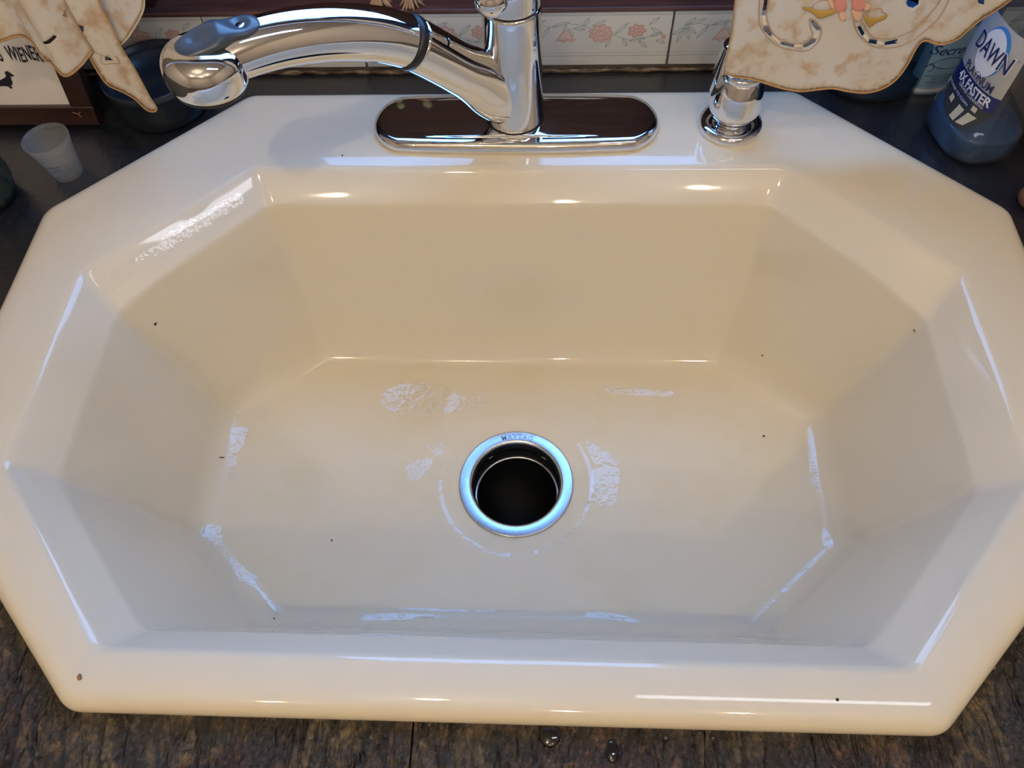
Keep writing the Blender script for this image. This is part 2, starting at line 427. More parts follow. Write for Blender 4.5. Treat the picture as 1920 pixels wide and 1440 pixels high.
# ------------------------------------------------------------------ sink
def octo(a, yb, d, c, cf, af, yf): return [(-a, yb), (-d, c), (-d, cf), (-af, yf), (af, yf), (d, cf), (d, c), (a, yb)]   # counter-clockwise
def inset(poly, o):
    n = len(poly); out = []
    for i in range(n):
        p0, p1, p2 = Vector(poly[i-1]), Vector(poly[i]), Vector(poly[(i+1) % n])
        d1 = (p1-p0).normalized(); d2 = (p2-p1).normalized()
        n1 = Vector((-d1.y, d1.x)); n2 = Vector((-d2.y, d2.x))
        b = (n1+n2); b = b/b.dot(n1)
        q = p1+b*o; out.append((q.x, q.y))
    return out
def roundring(poly, r, z, A=7, E=7):
    n = len(poly); out = []
    for i in range(n):
        p0, p1, p2 = Vector(poly[i-1]), Vector(poly[i]), Vector(poly[(i+1) % n])
        ang = (p0-p1).angle(p2-p1); tt = r/math.tan(ang/2)
        a = p1+(p0-p1).normalized()*tt; b = p1+(p2-p1).normalized()*tt
        for k in range(A):
            s = k/(A-1); q = a*(1-s)**2+p1*2*s*(1-s)+b*s*s; out.append((q.x, q.y))
        p3 = Vector(poly[(i+2) % n]); ang2 = (p1-p2).angle(p3-p2); t2 = r/math.tan(ang2/2)
        a2 = p2+(p1-p2).normalized()*t2
        for k in range(1, E+1):
            q = b.lerp(a2, k/(E+1)); out.append((q.x, q.y))
    return [Vector((p[0], p[1], z)) for p in out]
OUT = octo(.2634, .2816, .419, .1272, -.1272, .2634, -.2816)
T1 = octo(.2365, .1735, .357, .055, -.122, .250, -.2460)
U = octo(.2262, .1500, .3355, .0325, -.1175, .2365, -.2290)
Wl = octo(.2160, .1190, .311, .040, -.100, .222, -.187)
FLR = octo(.198, .0965, .287, .034, -.090, .203, -.161)
rings = [roundring(inset(OUT, .002), .02, -.004)]
for o, z in ((0, .0015), (0, .005), (.0008, .0085), (.0028, .0118), (.006, .0142), (.010, .0158), (.015, .0166), (.02, .0169)):
    rings.append(roundring(inset(OUT, o), .02, z))
def qb(a, b, c, s): return [p*(1-s)**2+q*2*s*(1-s)+r*s*s for p, q, r in zip(a, b, c)]
deck = roundring(inset(T1, -.0042), .017, .0168); lip = roundring(T1, .016, .0160); up = roundring(U, .018, -.0065)
for p in up: p.z -= .0075*max(0, min(1, (abs(p.x)-.302)/.033))
wl = roundring(Wl, .016, -.172); fl = roundring(FLR, .024, -.1995)
lipd = [p.lerp(q, .13) for p, q in zip(lip, up)]
for s in (0, .2, .4, .6, .8, 1): rings.append(qb(deck, lip, lipd, s))
ua = [p.lerp(q, .92) for p, q in zip(lip, up)]; ub = [p.lerp(q, .03) for p, q in zip(up, wl)]
for s in (0, .33, .67, 1): rings.append(qb(ua, up, ub, s))
wm = [p.lerp(q, .5) for p, q in zip(ub, wl)]; rings.append(wm)
cor = [w+(w-u_)*((-.2005-w.z)/(w.z-u_.z)) for w, u_ in zip(wl, up)]
for s in (0, .15, .3, .45, .6, .75, .9, 1): rings.append(qb(wl, cor, fl, s))
DC = Vector((0, -.0318)); NP = len(fl)
angs = [math.atan2(p.y-DC.y, p.x-DC.x) for p in fl]
def circ(r, z): return [Vector((DC.x+r*cos(a), DC.y+r*sin(a), z)) for a in angs]
c0 = circ(.084, -.2047)
rings += [[p.lerp(q, s) for p, q in zip(fl, c0)] for s in (.35, .7, 1)]
rings += [circ(.0775, -.2051), circ(.0755, -.2058), circ(.0735, -.2066), circ(.066, -.2075), circ(.058, -.2080), circ(.055, -.2100), circ(.048, -.2110), circ(.0462, -.214)]
V, F = loft(rings)
sink = mesh('sink', V, F, PORC, None, True)
setp(sink, 'large cream porcelain octagonal kitchen sink with one deep basin set into dark counter', 'sink')
BV = BVHTree.FromPolygons([tuple(v) for v in V], F)
def on_sink(x, y):
    d = ray(x, y).normalized(); h = BV.ray_cast(CAMP, d)
    if h[0] is None: return None
    n = h[1] if h[1].dot(d) < 0 else -h[1]
    return h[0], n

# sink drain
BLACKT = mat('black_throat', (.004, .005, .006), .6, Specular_IOR_Level=.2)
dr = empty('sink_drain', (DC.x, DC.y, -.2082), 'round steel sink drain flange with a deep black throat in the basin floor', 'drain')
dc = (DC.x, DC.y, 0)
fp = [(.0572, -.2079), (.0572, -.2066), (.0566, -.2061), (.0560, -.2060), (.0510, -.2060), (.0475, -.2061), (.0465, -.2063), (.0453, -.2070), (.0442, -.2085), (.0434, -.213), (.0432, -.219)]
mesh('flange', *lathe(fp, dc, 96, cap0=False, cap1=False), STEEL, dr)
mesh('throat', *lathe([(.0425, -.2185), (.0428, -.238), (.0428, -.30), (.001, -.302)], dc, 64, cap0=False, cap1=True), BLACKT, dr)
mesh('splash_ring', *lathe([(.0428, -.2360), (.0412, -.2360), (.0408, -.2368), (.0412, -.2376), (.0428, -.2376)], dc, 64, cap0=False, cap1=False), STEEL, dr)
tv, tf = text2d('MAYTAG', .0082, .00018, space=1.05)
P = []
for x_, y_ in tv:
    a = PI/2-(x_)/.0515; r = .0512+y_; P.append((DC.x+r*cos(a), DC.y+r*sin(a), -.2055))
TV3, TF3 = thick(P, tf, [(0, 0, 1)]*len(P), .0007)
EMB = mat('embossed_steel', (.40, .33, .28), .25, 1.0)
mesh('lettering', TV3, TF3, EMB, dr, False)
FOOD = mat('wet_food_scrap', (.10, .028, .018), .35)
FOOD2 = mat('grey_food_scrap', (.05, .05, .035), .5)
def blob(c, r, sq=(1, 1, 1), n=10, jit=.25, seed=1):
    rnd = random.Random(seed); V, F = [], []
    rings = []
    for i in range(1, n):
        th = PI*i/n
        rings.append([Vector((r*sq[0]*sin(th)*cos(2*PI*k/(n+2))*(1+jit*rnd.uniform(-1, 1)), r*sq[1]*sin(th)*sin(2*PI*k/(n+2))*(1+jit*rnd.uniform(-1, 1)), r*sq[2]*cos(th)))+Vector(c) for k in range(n+2)])
    return loft(rings, True, True, True)
setp(mesh('food_scrap', *blob((-.017, -.054, -.2985), .008, (1, .9, .4), seed=3), FOOD), 'reddish wet food scrap lying deep in the drain throat', 'food')
setp(mesh('food_scrap', *blob((-.002, -.052, -.2985), .011, (1, .8, .35), seed=4, jit=.35), FOOD2), 'greyish food scrap beside the red one deep in the drain', 'food')

# ------------------------------------------------------------------ countertop
ct = empty('countertop', (0, 0, -.04), 'dark brown-black slate look countertop with a wrinkled leathery surface around the sink', 'countertop')
hole = inset(OUT, .012)
hl = [p for p in hole]           # 0 bl,1 l,2 ll,3 fl,4 fr,5 rl,6 r,7 br
XS = -.0494; G = .0006; X0, X1, Y0, Y1 = -1.2, 1.2, -.338, WALL
def slab(poly):
    n = len(poly); V = [(p[0], p[1], 0) for p in poly]+[(p[0], p[1], -.038) for p in poly]
    F = [tuple(range(n)), tuple(range(n, 2*n))[::-1]]+[(i, (i+1) % n, n+(i+1) % n, n+i) for i in range(n)]
    return V, F
from mathutils import noise as MN
def grain(x, y):
    w = .35*MN.noise((x*9, y*9, 3.1))
    sk = max(0, (-x-.10))*1.6                    # the wrinkles fan out towards the left corner
    u = x+y*sk*.9
    a = 1-abs(MN.noise((u*44+w*5, y*9+x*4, 0))); a = a**11
    b = 1-abs(MN.noise((u*135+w*6, y*85, 5.2))); b = b**6
    c = MN.noise((x*420, y*300, 1.7)); d = MN.noise((x*900, y*700, 4.4)); big = MN.noise((x*25, y*25, 8.0))
    return .0017-.0013*a*(.7+.6*big)-.00060*b+.00036*c+.00020*d+.0004*big
def relief(x0, x1, y0, y1, keep):
    st = .0011; nx = int((x1-x0)/st); ny = int((y1-y0)/st); idx = {}; V, F = [], []
    out6 = inset(OUT, .008)
    def vid(i, j):
        if (i, j) not in idx:
            x = x0+(x1-x0)*i/nx; y = y0+(y1-y0)*j/ny; idx[(i, j)] = len(V); V.append((x, y, .0002+max(0, grain(x, y))))
        return idx[(i, j)]
    for i in range(nx):
        for j in range(ny):
            x = x0+(x1-x0)*(i+.5)/nx; y = y0+(y1-y0)*(j+.5)/ny
            if keep(x, y) and not inside((x, y), out6): F.append((vid(i, j), vid(i+1, j), vid(i+1, j+1), vid(i, j+1)))
    return V, F
nearf = lambda x, y: y < -.262 or (abs(x) > .255 and y < -.262+(abs(x)-.255)*.98)
yb, yf = hl[0][1], hl[3][1]
left = [(X0, Y1), (X0, Y0), (XS-G, Y0), (XS-G, yf), hl[3], hl[2], hl[1], hl[0], (XS, yb), (XS, Y1)]
right = [(XS, Y1), (XS, yb), hl[7], hl[6], hl[5], hl[4], (XS+G, yf), (XS+G, Y0), (X1, Y0), (X1, Y1)]
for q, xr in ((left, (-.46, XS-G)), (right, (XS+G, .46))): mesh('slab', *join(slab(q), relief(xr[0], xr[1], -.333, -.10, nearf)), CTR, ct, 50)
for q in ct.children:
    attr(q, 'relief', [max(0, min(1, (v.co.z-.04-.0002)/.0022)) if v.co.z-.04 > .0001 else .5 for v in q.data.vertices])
cp = []
rnd = random.Random(4)
for i in range(121):
    x_ = -.6+i*.01; cp.append((x_, WALL-.001+rnd.uniform(-.0006, .0006), .0014+rnd.uniform(-.0005, .0005)))
mesh('caulk_bead', *tube(cp, [.0022+rnd.uniform(-.0006, .0006) for _ in cp], 8), CAULK, ct)
# stray caulk crumbs along the sink's front right edge
cv = []
for i in range(16):
    s = rnd.random(); p = Vector(OUT[4]).lerp(Vector(OUT[5]), 0.02+.28*s*s); n = Vector((.8, -.6))
    cv.append(blob((p.x+n.x*(.0002+.0016*rnd.random()), p.y+n.y*(.0002+.0016*rnd.random()), .0005), rnd.uniform(.0005, .0015), (1.4, 1, .5), 6, .3, i))
mesh('caulk_crumbs', *join(*cv), CAULK, ct)['kind'] = 'stuff'
cabn = empty('base_cabinet', (0, 0, FL), 'oak base cabinet carrying the dark counter', 'cabinet')
mesh('body', *join(box(-1.2, -1.18, -.29, WALL, FL, -.038), box(1.18, 1.2, -.29, WALL, FL, -.038), box(-1.18, 1.18, -.29, -.30+.03, FL, -.26), box(-1.18, 1.18, -.30, -.295, -.26, -.038)), CAB, cabn, False)
for i in range(4):
    mesh('door', *box(-1.17+i*.585, -.605+i*.585, -.312, -.2905, FL+.1, -.27, .004), CAB, cabn, 20)

# ------------------------------------------------------------------ faucet
FC = Vector((-.0012, .226, 0)); ZD = .0168
fa = empty('faucet', (FC.x, FC.y, ZD), 'chrome single-lever pull-out kitchen faucet on an oval deck plate at the back of the sink', 'faucet')
def stadium(hx, hy, z, bow=0.0, n=96):
    out = []
    for k in range(n):
        a = 2*PI*k/n; c, s = cos(a), sin(a)
        # superellipse-like stadium: clamp a circle
        x_ = max(-1, min(1, c*1.0)); L = hx-hy
        px = (L if c > 0 else -L)*min(1, abs(c)*3.2)+hy*c; py = hy*s*(1+bow*(1-(px/hx)**2))
        out.append(Vector((FC.x+px, FC.y+py, z)))
    return out
pr = []
for o, z in ((.0, ZD-.0004), (-.0004, ZD+.004), (.0006, ZD+.0075), (.0026, ZD+.0098), (.006, ZD+.0107), (.009, ZD+.0109)):
    pr.append(stadium(.1305-o, .0345-o, z, .07))
def colring(r, z, n=96):
    return [Vector((FC.x+r*cos(2*PI*k/n), FC.y+r*sin(2*PI*k/n), z)) for k in range(n)]
i0 = stadium(.119, .024, ZD+.0109, .05); i1 = colring(.0268, ZD+.0135)
for s, z in ((.25, .0110), (.5, .0112), (.72, .0116), (.88, .0123), (1, .0135)):
    pr.append([Vector((*(p.lerp(q, s)).xy, ZD+z)) for p, q in zip(i0, i1)])
mesh('deck_plate', *loft(pr, True, True, False), CHROME, fa)
mesh('seal_gap', *lathe([(.0264, ZD+.012), (.0264, ZD+.0148)], FC, 64), DARK, fa)
mesh('column', *lathe([(.0255, .030), (.0263, .0308), (.0262, .034), (.0252, .06), (.0245, .09), (.0242, .136), (.0236, .1378), (.022, .138)], FC, 96), CHROME, fa)
mesh('seam_ring', *lathe([(.0228, .1375), (.0228, .1400)], FC, 64), DARK, fa)
TH = math.radians(33); AD = Vector((-cos(TH), -sin(TH), 0))
def ap(r, z): return Vector((FC.x, FC.y, 0))+AD*r+Vector((0, 0, z))
key = [(-.004, .036, .0205, .021), (.018, .064, .0205, .0250), (.034, .084, .0200, .0235), (.052, .1015, .0199, .0205), (.072, .1220, .0198, .0198), (.0885, .1385, .0198, .0198)]
arm = spline(key, 6)
mesh('arm', *tube([ap(q[0], q[1]) for q in arm], [(q[2], q[3]) for q in arm], 40), CHROME, fa)
k2 = [(.0885, .1385, .0201), (.0935, .1425, .0201)]
mesh('seal_ring', *tube([ap(a, b) for a, b, _ in k2], .0205, 40), RUBBER, fa)
wk = [(.0928, .1420, .0197), (.112, .1545, .0195), (.135, .1655, .0192), (.160, .1740, .0188), (.186, .1795, .0182), (.212, .1815, .0176), (.233, .180, .0165)]
wp = spline(wk, 7)
mesh('wand', *tube([ap(q[0], q[1]) for q in wp], [q[2] for q in wp], 40), CHROME, fa)
hc = ap(.2375, .1835); hax = (Vector((0, 0, 1))*cos(.12)+AD*(-.12)).normalized()
hp = [(.004, .0140), (.012, .0134), (.0195, .0112), (.0248, .0068), (.0274, .0010), (.0276, -.0065), (.0268, -.0125), (.0248, -.0163), (.0228, -.0177)]
hp = spline(hp, 4)
mesh('spray_head', *lathe(hp, hc, 64, axis=hax), CHROME, fa)
mesh('spray_face', *lathe([(.0240, -.0168), (.0234, -.0196), (.0205, -.0202), (.020, -.0190), (.004, -.0192)], hc, 48, axis=hax), RUBBER, fa)
# rubber button pad with two dimples over the top of the spray head
pv = []; NU, NV = 40, 24
for iu in range(NU+1):
    th = PI*iu/NU; row = []
    for iv in range(NV):
        ph = 2*PI*iv/NV; x_ = -cos(th); rr_ = sin(th)**.7
        wd = .0128-.0022*cos(2.2*PI*(x_-.15)/2)*0-.0026*math.exp(-((x_-.28)/.28)**2)
        y_ = wd*rr_*cos(ph); z_ = .0052*rr_*sin(ph)
        if z_ > 0:
            for xd in (-.42, .55):
                z_ -= .0036*math.exp(-(((x_-xd)*.030/.0062)**2+((y_)/.0062)**2))
            z_ += .002*math.exp(-((x_-.08)/.22)**2)*rr_
        s = x_*.0305                     # + towards the column
        zc = .0140-(max(0, -s-.008)**2)*7-(max(0, s)**2)*.5
        row.append(hc+Vector((0, 0, 1))*(zc+z_)-AD*(s+.0135)+Vector((AD.y, -AD.x, 0))*y_*1.12)
    pv.append(row)
mesh('button_pad', *loft(pv), PAD, fa)
# lever handle: dome on the column and a ball-ended lever reaching forward
dm = spline([(.0238, .1400), (.0240, .146), (.0236, .156), (.0205, .169), (.0135, .178), (.004, .1815)], 6)
mesh('handle', *lathe(dm, FC, 64), CHROME, fa)
tip = at_y(921, -2, .183); rt = Vector((FC.x, FC.y-.004, .163))
lp = [rt.lerp(tip, s)+Vector((0, 0, .006*sin(PI*s))) for s in [i/10 for i in range(11)]]
d_ = (lp[-1]-lp[-2]).normalized(); lr = [.0098+.0030*(i/10)**2 for i in range(11)]
for q in (.25, .5, .7, .86, .96, .995): lp.append(tip+d_*.0128*q); lr.append(.0128*sqrt(1-q*q))
mesh('lever', *tube(lp, lr, 32), CHROME, fa)
for (px, py, rx) in ((948, 190, .0022),):
    d = ray(px, py); a = d.x*d.x+d.y*d.y; ox, oy = CX-FC.x, CY-FC.y; b = ox*d.x+oy*d.y; c = ox*ox+oy*oy-.0256**2
    s = (-b-sqrt(b*b-a*c))/a; p = CAMP+d*s; n = Vector((p.x-FC.x, p.y-FC.y, 0)).normalized()
    mesh('set_screw', *lathe([(.0024, -.001), (.0024, .0003), (.0016, .0004), (.0014, -.0006)], p, 20, axis=n), DARK, fa)

# ------------------------------------------------------------------ soap dispenser
DP = Vector((.1942, .2250, 0))
ds = empty('soap_dispenser', (DP.x, DP.y, ZD), 'round chrome soap dispenser with a bulbous body on a disc base right of the faucet', 'soap dispenser')
mesh('base_flange', *lathe(spline([(.0277, ZD-.0005), (.0286, ZD+.003), (.0276, ZD+.0068), (.0240, ZD+.0088), (.0195, ZD+.0082), (.0150, ZD+.0068)], 4), DP, 64), CHROME, ds)
mesh('neck', *lathe([(.0142, ZD+.006), (.0142, ZD+.0105), (.0128, ZD+.0125), (.0128, ZD+.016)], DP, 48), CHROME, ds)
mesh('body', *lathe(spline([(.0125, ZD+.0112), (.0182, ZD+.0135), (.0219, ZD+.0205), (.0229, ZD+.0285), (.0214, ZD+.0395), (.0185, ZD+.0490), (.0166, ZD+.0540)], 5), DP, 64), CHROME, ds)
mesh('cap', *lathe([(.0158, ZD+.0535), (.0166, ZD+.0550), (.0166, ZD+.0580), (.0155, ZD+.0597), (.006, ZD+.0600), (.003, ZD+.0594)], DP, 48), CHROME, ds)
nb = DP+Vector((-.0075, .0125, ZD))
mesh('spout', *lathe(spline([(.0150, .030), (.0152, .040), (.0142, .054), (.0125, .068), (.0108, .076), (.004, .078)], 4), nb, 40), CHROME, ds)

# ------------------------------------------------------------------ curtains
def lean(Y0, k=.12):
    def f(px, py):
        d = ray(px, py)      # plane y = Y0 + k*(z-.08)
        s = (Y0+k*(CZ-.08)-CY)/(d.y-k*d.z); return CAMP+d*s
    return f
def px_of(x, y, z):
    d = Vector((x, y, z))-CAMP; w = d.dot(fw); return (960+FPX*d.dot(RT)/w, 720-FPX*d.dot(UP)/w)
def zoomer(ox, oy, s): return lambda L: [(ox+a/s, oy+b/s) for a, b in L]
def cloth(name, outline, holes, fn, wave, parent, M=LINEN, step=5.0, hemw=7.0, th=.0006, top=None):
    V2, F, D = sheet2d(outline, holes, step)
    P = []
    for p in V2:
        q = fn(*p); P.append(q+Vector((0, wave(p), 0)))
    if top:      # the plain upper part of the curtain, up to the rod
        a, b, Y0, x0, x1 = top; A_, B_ = fn(*a), fn(*b); n0 = len(P); nx, nz = 24, 8
        for j in range(nz+1):
            for i in range(nx+1):
                s_ = i/nx; lo = A_.lerp(B_, s_); hi = Vector((x0+(x1-x0)*s_, Y0+.12*.532, .612)); q = lo.lerp(hi, j/nz)
                P.append(q+Vector((0, .004*sin(s_*40+j*.2)*min(1, j), 0))); D.append(99)
        F = list(F)+[(n0+j*(nx+1)+i, n0+j*(nx+1)+i+1, n0+(j+1)*(nx+1)+i+1, n0+(j+1)*(nx+1)+i) for j in range(nz) for i in range(nx)]
    o = mesh(name, *thick(P, F, [(0, -1, 0)]*len(P), th), M, parent, True)
    hv = [max(0., 1-d/hemw) for d in D]
    if len(o.data.vertices) == 2*len(hv): attr(o, 'hem', hv+hv)
    return o
def edging(name, pts, fn, wave, parent, M, r=.0007, lift=.0008, n=3):
    pp = spline(pts, n)
    return mesh(name, *tube([fn(*p)+Vector((0, wave(p)-lift, 0)) for p in pp], [(r, r*.6)]*len(pp), 6, up=(0, 1, 0)), M, parent)
def patch(name, poly, fn, wave, parent, M, lift=.0012, step=4, sm=True):
    V2, F, D = sheet2d(smooth_poly(poly, 3) if sm else poly, (), step)
    P = [fn(*p)+Vector((0, wave(p)-lift-.0006*min(1, d/4), 0)) for p, d in zip(V2, D)]
    return mesh(name, *thick(P, F, [(0, -1, 0)]*len(P), .0004), M, parent)
# right-hand curtain
cr = empty('curtain', (.28, .212, .08), 'ivory cutwork curtain with a pink rose and stains hanging at right over the dispenser', 'curtain', None)
fR = lean(.206)
def wR(p): x_, y_ = p; return .0035*sin((x_-1360)/52+(y_)/120)+.004*math.exp(-((x_-1735-(86-y_)*.25)/22)**2)+max(0, (x_-1735)/130)*-.006
hemR = [(1362, 112), (1359, 140), (1378, 149), (1402, 151), (1432, 156), (1465, 163), (1500, 166), (1530, 162), (1560, 160), (1590, 168), (1622, 174), (1650, 171), (1676, 158), (1700, 133), (1722, 98), (1738, 86), (1763, 86), (1793, 72), (1811, 54), (1838, 27), (1872, 0), (1935, -60)]
hemRs = spline(hemR, 3)
def rodp(Y0, *xs): return [px_of(x, Y0+.12*(.612-.08), .612) for x in xs]
outR = hemRs+[(1388, -60), (1378, 0), (1372, 60)]
z1 = zoomer(1360, 0, 5.647); z5 = zoomer(1340, 0, 3.31)
slots = [z1([(425, -60), (470, -60), (450, 80), (430, 200), (385, 195), (412, 80)]), z1([(400, 315), (455, 300), (505, 385), (485, 420), (425, 370)]),
         z1([(590, 455), (720, 462), (725, 505), (595, 490)]), z1([(825, 455), (915, 390), (955, 400), (950, 430), (850, 495), (820, 490)]),
         z1([(900, 205), (925, 200), (995, 265), (1000, 300), (965, 310), (920, 265)]), z1([(1385, 255), (1420, 245), (1470, 340), (1440, 365)]),
         z1([(1520, 400), (1605, 420), (1600, 470), (1510, 445)]), z1([(1690, 450), (1830, 432), (1830, 482), (1690, 488)]),
         [(1699, 6), (1705, -2), (1716, -3), (1725, 4), (1724, 14), (1713, 19), (1703, 15)], [(1829, -8), (1843, -6), (1842, 3), (1833, 2)]]
cloth('panel', outR, slots, fR, wR, cr, step=6, top=((1387, -52), (1928, -52), .206, .20, .44))
edging('hem_stitching', hemR[1:], fR, wR, cr, STITCH, .0009)
ringsR = [z1([(372, -40), (362, 200), (385, 320), (470, 430), (570, 500), (740, 520), (880, 505), (985, 400), (1010, 290), (950, 205), (885, 190)]),
          z1([(478, -40), (445, 150), (455, 260), (520, 380), (620, 440), (740, 455), (860, 430), (915, 350), (905, 290), (885, 200)]),
          z5([(855, 100), (880, 180), (960, 265), (1060, 297), (1170, 290), (1300, 240), (1400, 130), (1465, -10)]),
          z5([(905, 100), (960, 200), (1040, 237), (1150, 230), (1280, 180), (1370, 90), (1425, -10)])]
for q in ringsR: edging('cutwork_stitching', q, fR, wR, cr, STITCHP, .00045)
bars = [((385, 195), (430, 203), (455, 298), (395, 300)), ((490, 420), (512, 390), (590, 452), (575, 490)), ((728, 460), (815, 455), (818, 500), (732, 508)), ((920, 385), (960, 310), (1000, 310), (960, 395)), ((1445, 372), (1475, 340), (1520, 392), (1508, 440)), ((1608, 425), (1685, 455), (1685, 492), (1606, 470))]
for q in bars: patch('cutwork_bar', z1(list(q)), fR, wR, cr, WHITET, .0003, 5, False)
for q, M_ in (([(540, 50), (580, 42), (640, 52), (700, 46), (752, 35), (742, 62), (690, 88), (640, 102), (605, 74)], GOLD), ([(918, 70), (958, 92), (1010, 94), (1072, 80), (1052, 110), (1000, 127), (962, 152), (932, 120)], GOLD)):
    patch('embroidered_leaf', z5(q), fR, wR, cr, M_, .0012, 3)
for q, M_, lf in (([(735, -30), (790, -35), (815, 10), (800, 50), (765, 60), (735, 35)], ROSE, .0014), ([(850, -30), (900, -35), (930, 10), (905, 45), (870, 50), (845, 20)], ROSE, .0014),
              ([(760, 40), (800, 45), (812, 90), (795, 110), (770, 95)], PEACH, .0012), ([(845, 40), (900, 40), (905, 85), (880, 112), (855, 90)], PEACH, .0012), ([(700, -10), (740, 0), (745, 40), (715, 35)], PEACH, .001), ([(920, 0), (960, 10), (955, 40), (920, 45)], PEACH, .001)):
    patch('embroidered_petal', z5(q), fR, wR, cr, M_, lf, 3)
for q in ([(600, 40), (640, 5), (700, -10), (745, 20)], [(940, 80), (960, 45), (1000, 38), (1030, 42), (1035, 60), (1065, 80)]): edging('petal_stitching', z5(q), fR, wR, cr, STITCHP, .0004)
# left-hand curtain: three overlapping folds
cl = empty('curtain', (-.40, .205, .10), 'ivory cutwork curtain hanging in folds at left over the dog sign', 'curtain')
z2 = zoomer(0, 0, 6.4)
fA, fB, fC = lean(.196), lean(.206), lean(.216)
def wA(p):
    u = (p[0]-92)-(p[1]-55)*.56; return -.011*math.exp(-(u/24)**2)+.004*sin(u/14.)*(1 if u < -28 else 0)+(.006 if u > 30 else 0)*min(1, (u-30)/12)
def wB(p): u = (p[0]-178)-(p[1]-70)*.55; return .004*sin(u/16)-.0035*math.exp(-((u-22)/9)**2)
def wC(p): return -.004*math.exp(-((p[0]-235)/30)**2)
hA = z2([(-700, 430), (-300, 480), (0, 470), (220, 465), (380, 500), (450, 560), (560, 650), (640, 720), (740, 780), (830, 805), (920, 790), (1010, 740), (1090, 660)])
oA = spline(hA, 3)+z2([(1000, 520), (900, 350), (780, 130), (720, 0), (640, -250), (-900, -250)])
sA = [z2([(545, 425), (610, 390), (685, 350), (715, 378), (700, 395), (650, 425), (590, 445), (560, 440)]), z2([(740, 210), (765, 160), (805, 225), (790, 260)])]
cloth('panel', oA, sA, fA, wA, cl, step=6, top=((-138, -36), (99, -36), .196, -.62, -.27))
edging('hem_stitching', hA, fA, wA, cl, STITCH, .0009)
hB = z2([(1090, 640), (1200, 830), (1300, 970), (1400, 1040), (1500, 1110), (1640, 1220), (1770, 1325), (1850, 1358), (1876, 1315), (1800, 1200), (1700, 1010), (1600, 830), (1500, 680), (1420, 540), (1330, 330), (1230, 150), (1175, 0), (1080, -300)])
oB = spline(hB, 3)+z2([(500, -300), (500, -200), (800, 250)])
sB = [z2([(920, 290), (960, 275), (1010, 300), (1015, 350), (990, 380), (940, 370)]), z2([(1000, 475), (1030, 485), (1140, 600), (1110, 635), (1070, 600)]), z2([(1255, 672), (1285, 682), (1360, 745), (1265, 720)]), z2([(1385, 680), (1400, 690), (1432, 735), (1420, 747)])]
cloth('panel', oB, sB, fB, wB, cl, step=6, top=((80, -44), (168, -44), .206, -.32, -.245))
edging('hem_stitching', hB[:9], fB, wB, cl, STITCH, .0008)
edging('hem_stitching', hB[12:], fB, wB, cl, STITCH, .0008)
for q in ([(800, 30), (900, 190), (1030, 400), (1120, 560), (1250, 660)], [(1225, 650), (1240, 740), (1400, 770), (1435, 750), (1390, 670)]): edging('cutwork_stitching', z2(q), fB, wB, cl, STITCHP, .0004)
hC = z2([(1380, 560), (1430, 525), (1500, 465), (1560, 400), (1600, 340), (1660, 245), (1700, 170), (1730, 90), (1738, 0), (1730, -200)])
oC = spline(hC, 3)+z2([(900, -200), (900, 0), (1200, 400)])
cloth('panel', oC, [], fC, wC, cl, step=7, top=((142, -28), (269, -28), .216, -.30, -.225))
edging('hem_stitching', hC, fC, wC, cl, mat('pale_stitching', (.70, .60, .45), .85), .0007)
# curtain rod that carries both
rod = mesh('curtain_rod', *tube([(-.66, .270, .618), (.66, .270, .618)], .006, 16), CHROME)
setp(rod, 'thin metal rod the two curtains hang from', 'curtain rod')

# ------------------------------------------------------------------ dried straw bundles on the sill front
STRAW = [mat('straw', (.50, .34, .22), .8), mat('green_straw', (.25, .25, .12), .8)]
for (cx, cy_, lab, sd) in ((712, 10, 'left one of two dried straw bunches standing on the dark window sill', 5), (770, 22, 'right one of two dried straw bunches standing on the dark window sill, nearer its edge', 6)):
    rs = random.Random(sd); bp_ = at_z(cx, cy_, ST); H = .024; parts = []
    bp_.y = max(bp_.y, SF+.007); o = empty('straw_bunch', bp_, lab, 'dried straw', 'dried straw bunches on the window sill')
    for i in range(40):
        a = rs.uniform(0, 2*PI); q = sqrt(rs.random())*.0135*rs.uniform(.7, 1.15)
        p = [bp_+Vector((q*cos(a)*s*s, q*sin(a)*.8*s*s, .0006+H*(1-s))) for s in (0, .3, .6, .85, 1)]
        parts.append(tube(p, [.0005, .0007, .0009, .0011, .0006], 5))
    mesh('stalks', *join(*parts), STRAW[0], o)['kind'] = 'stuff'
    mesh('binding', *lathe([(.002, H-.008), (.0045, H-.004), (.0045, H+.002), (.002, H+.005)], bp_, 16), STRAW[1], o)

# ------------------------------------------------------------------ framed dog sign at left
LEAN = .27
fb = Vector((-.4086, .2474, .0034))
def fpnt(u, v, w=0.0): return fb+Vector((u, sin(LEAN)*v-cos(LEAN)*w, cos(LEAN)*v+sin(LEAN)*w))   # u<0 to the left, v up the frame, w towards viewer
FWd, FH, RW = -.30, .225, .0215
sg = empty('dog_sign', tuple(fb+Vector((-.15, .01, 0))), 'dark wood framed white sign with black lettering and a dachshund, at far left', 'sign')
def fbox(u0, u1, v0, v1, w0, w1, bev=.0012):
    V, F = box(u0, u1, v0, v1, w0, w1, bev); return [fpnt(*p) for p in V], F
T0 = -.012
RB = .0185
for q in ((FWd, 0, 0, RB), (FWd, 0, FH-RW, FH), (FWd, FWd+RW, RB, FH-RW), (-RW, 0, RB, FH-RW)):
    mesh('frame_rail', *fbox(*q, T0, 0), FRAMEW, sg, 20)
mesh('paper', *fbox(FWd+RW, -RW, RB, FH-RW, T0, T0+.006, 0), mat('white_card', (.80, .79, .82), .5), sg, False)
INK = mat('black_ink', (.012, .013, .03), .6)
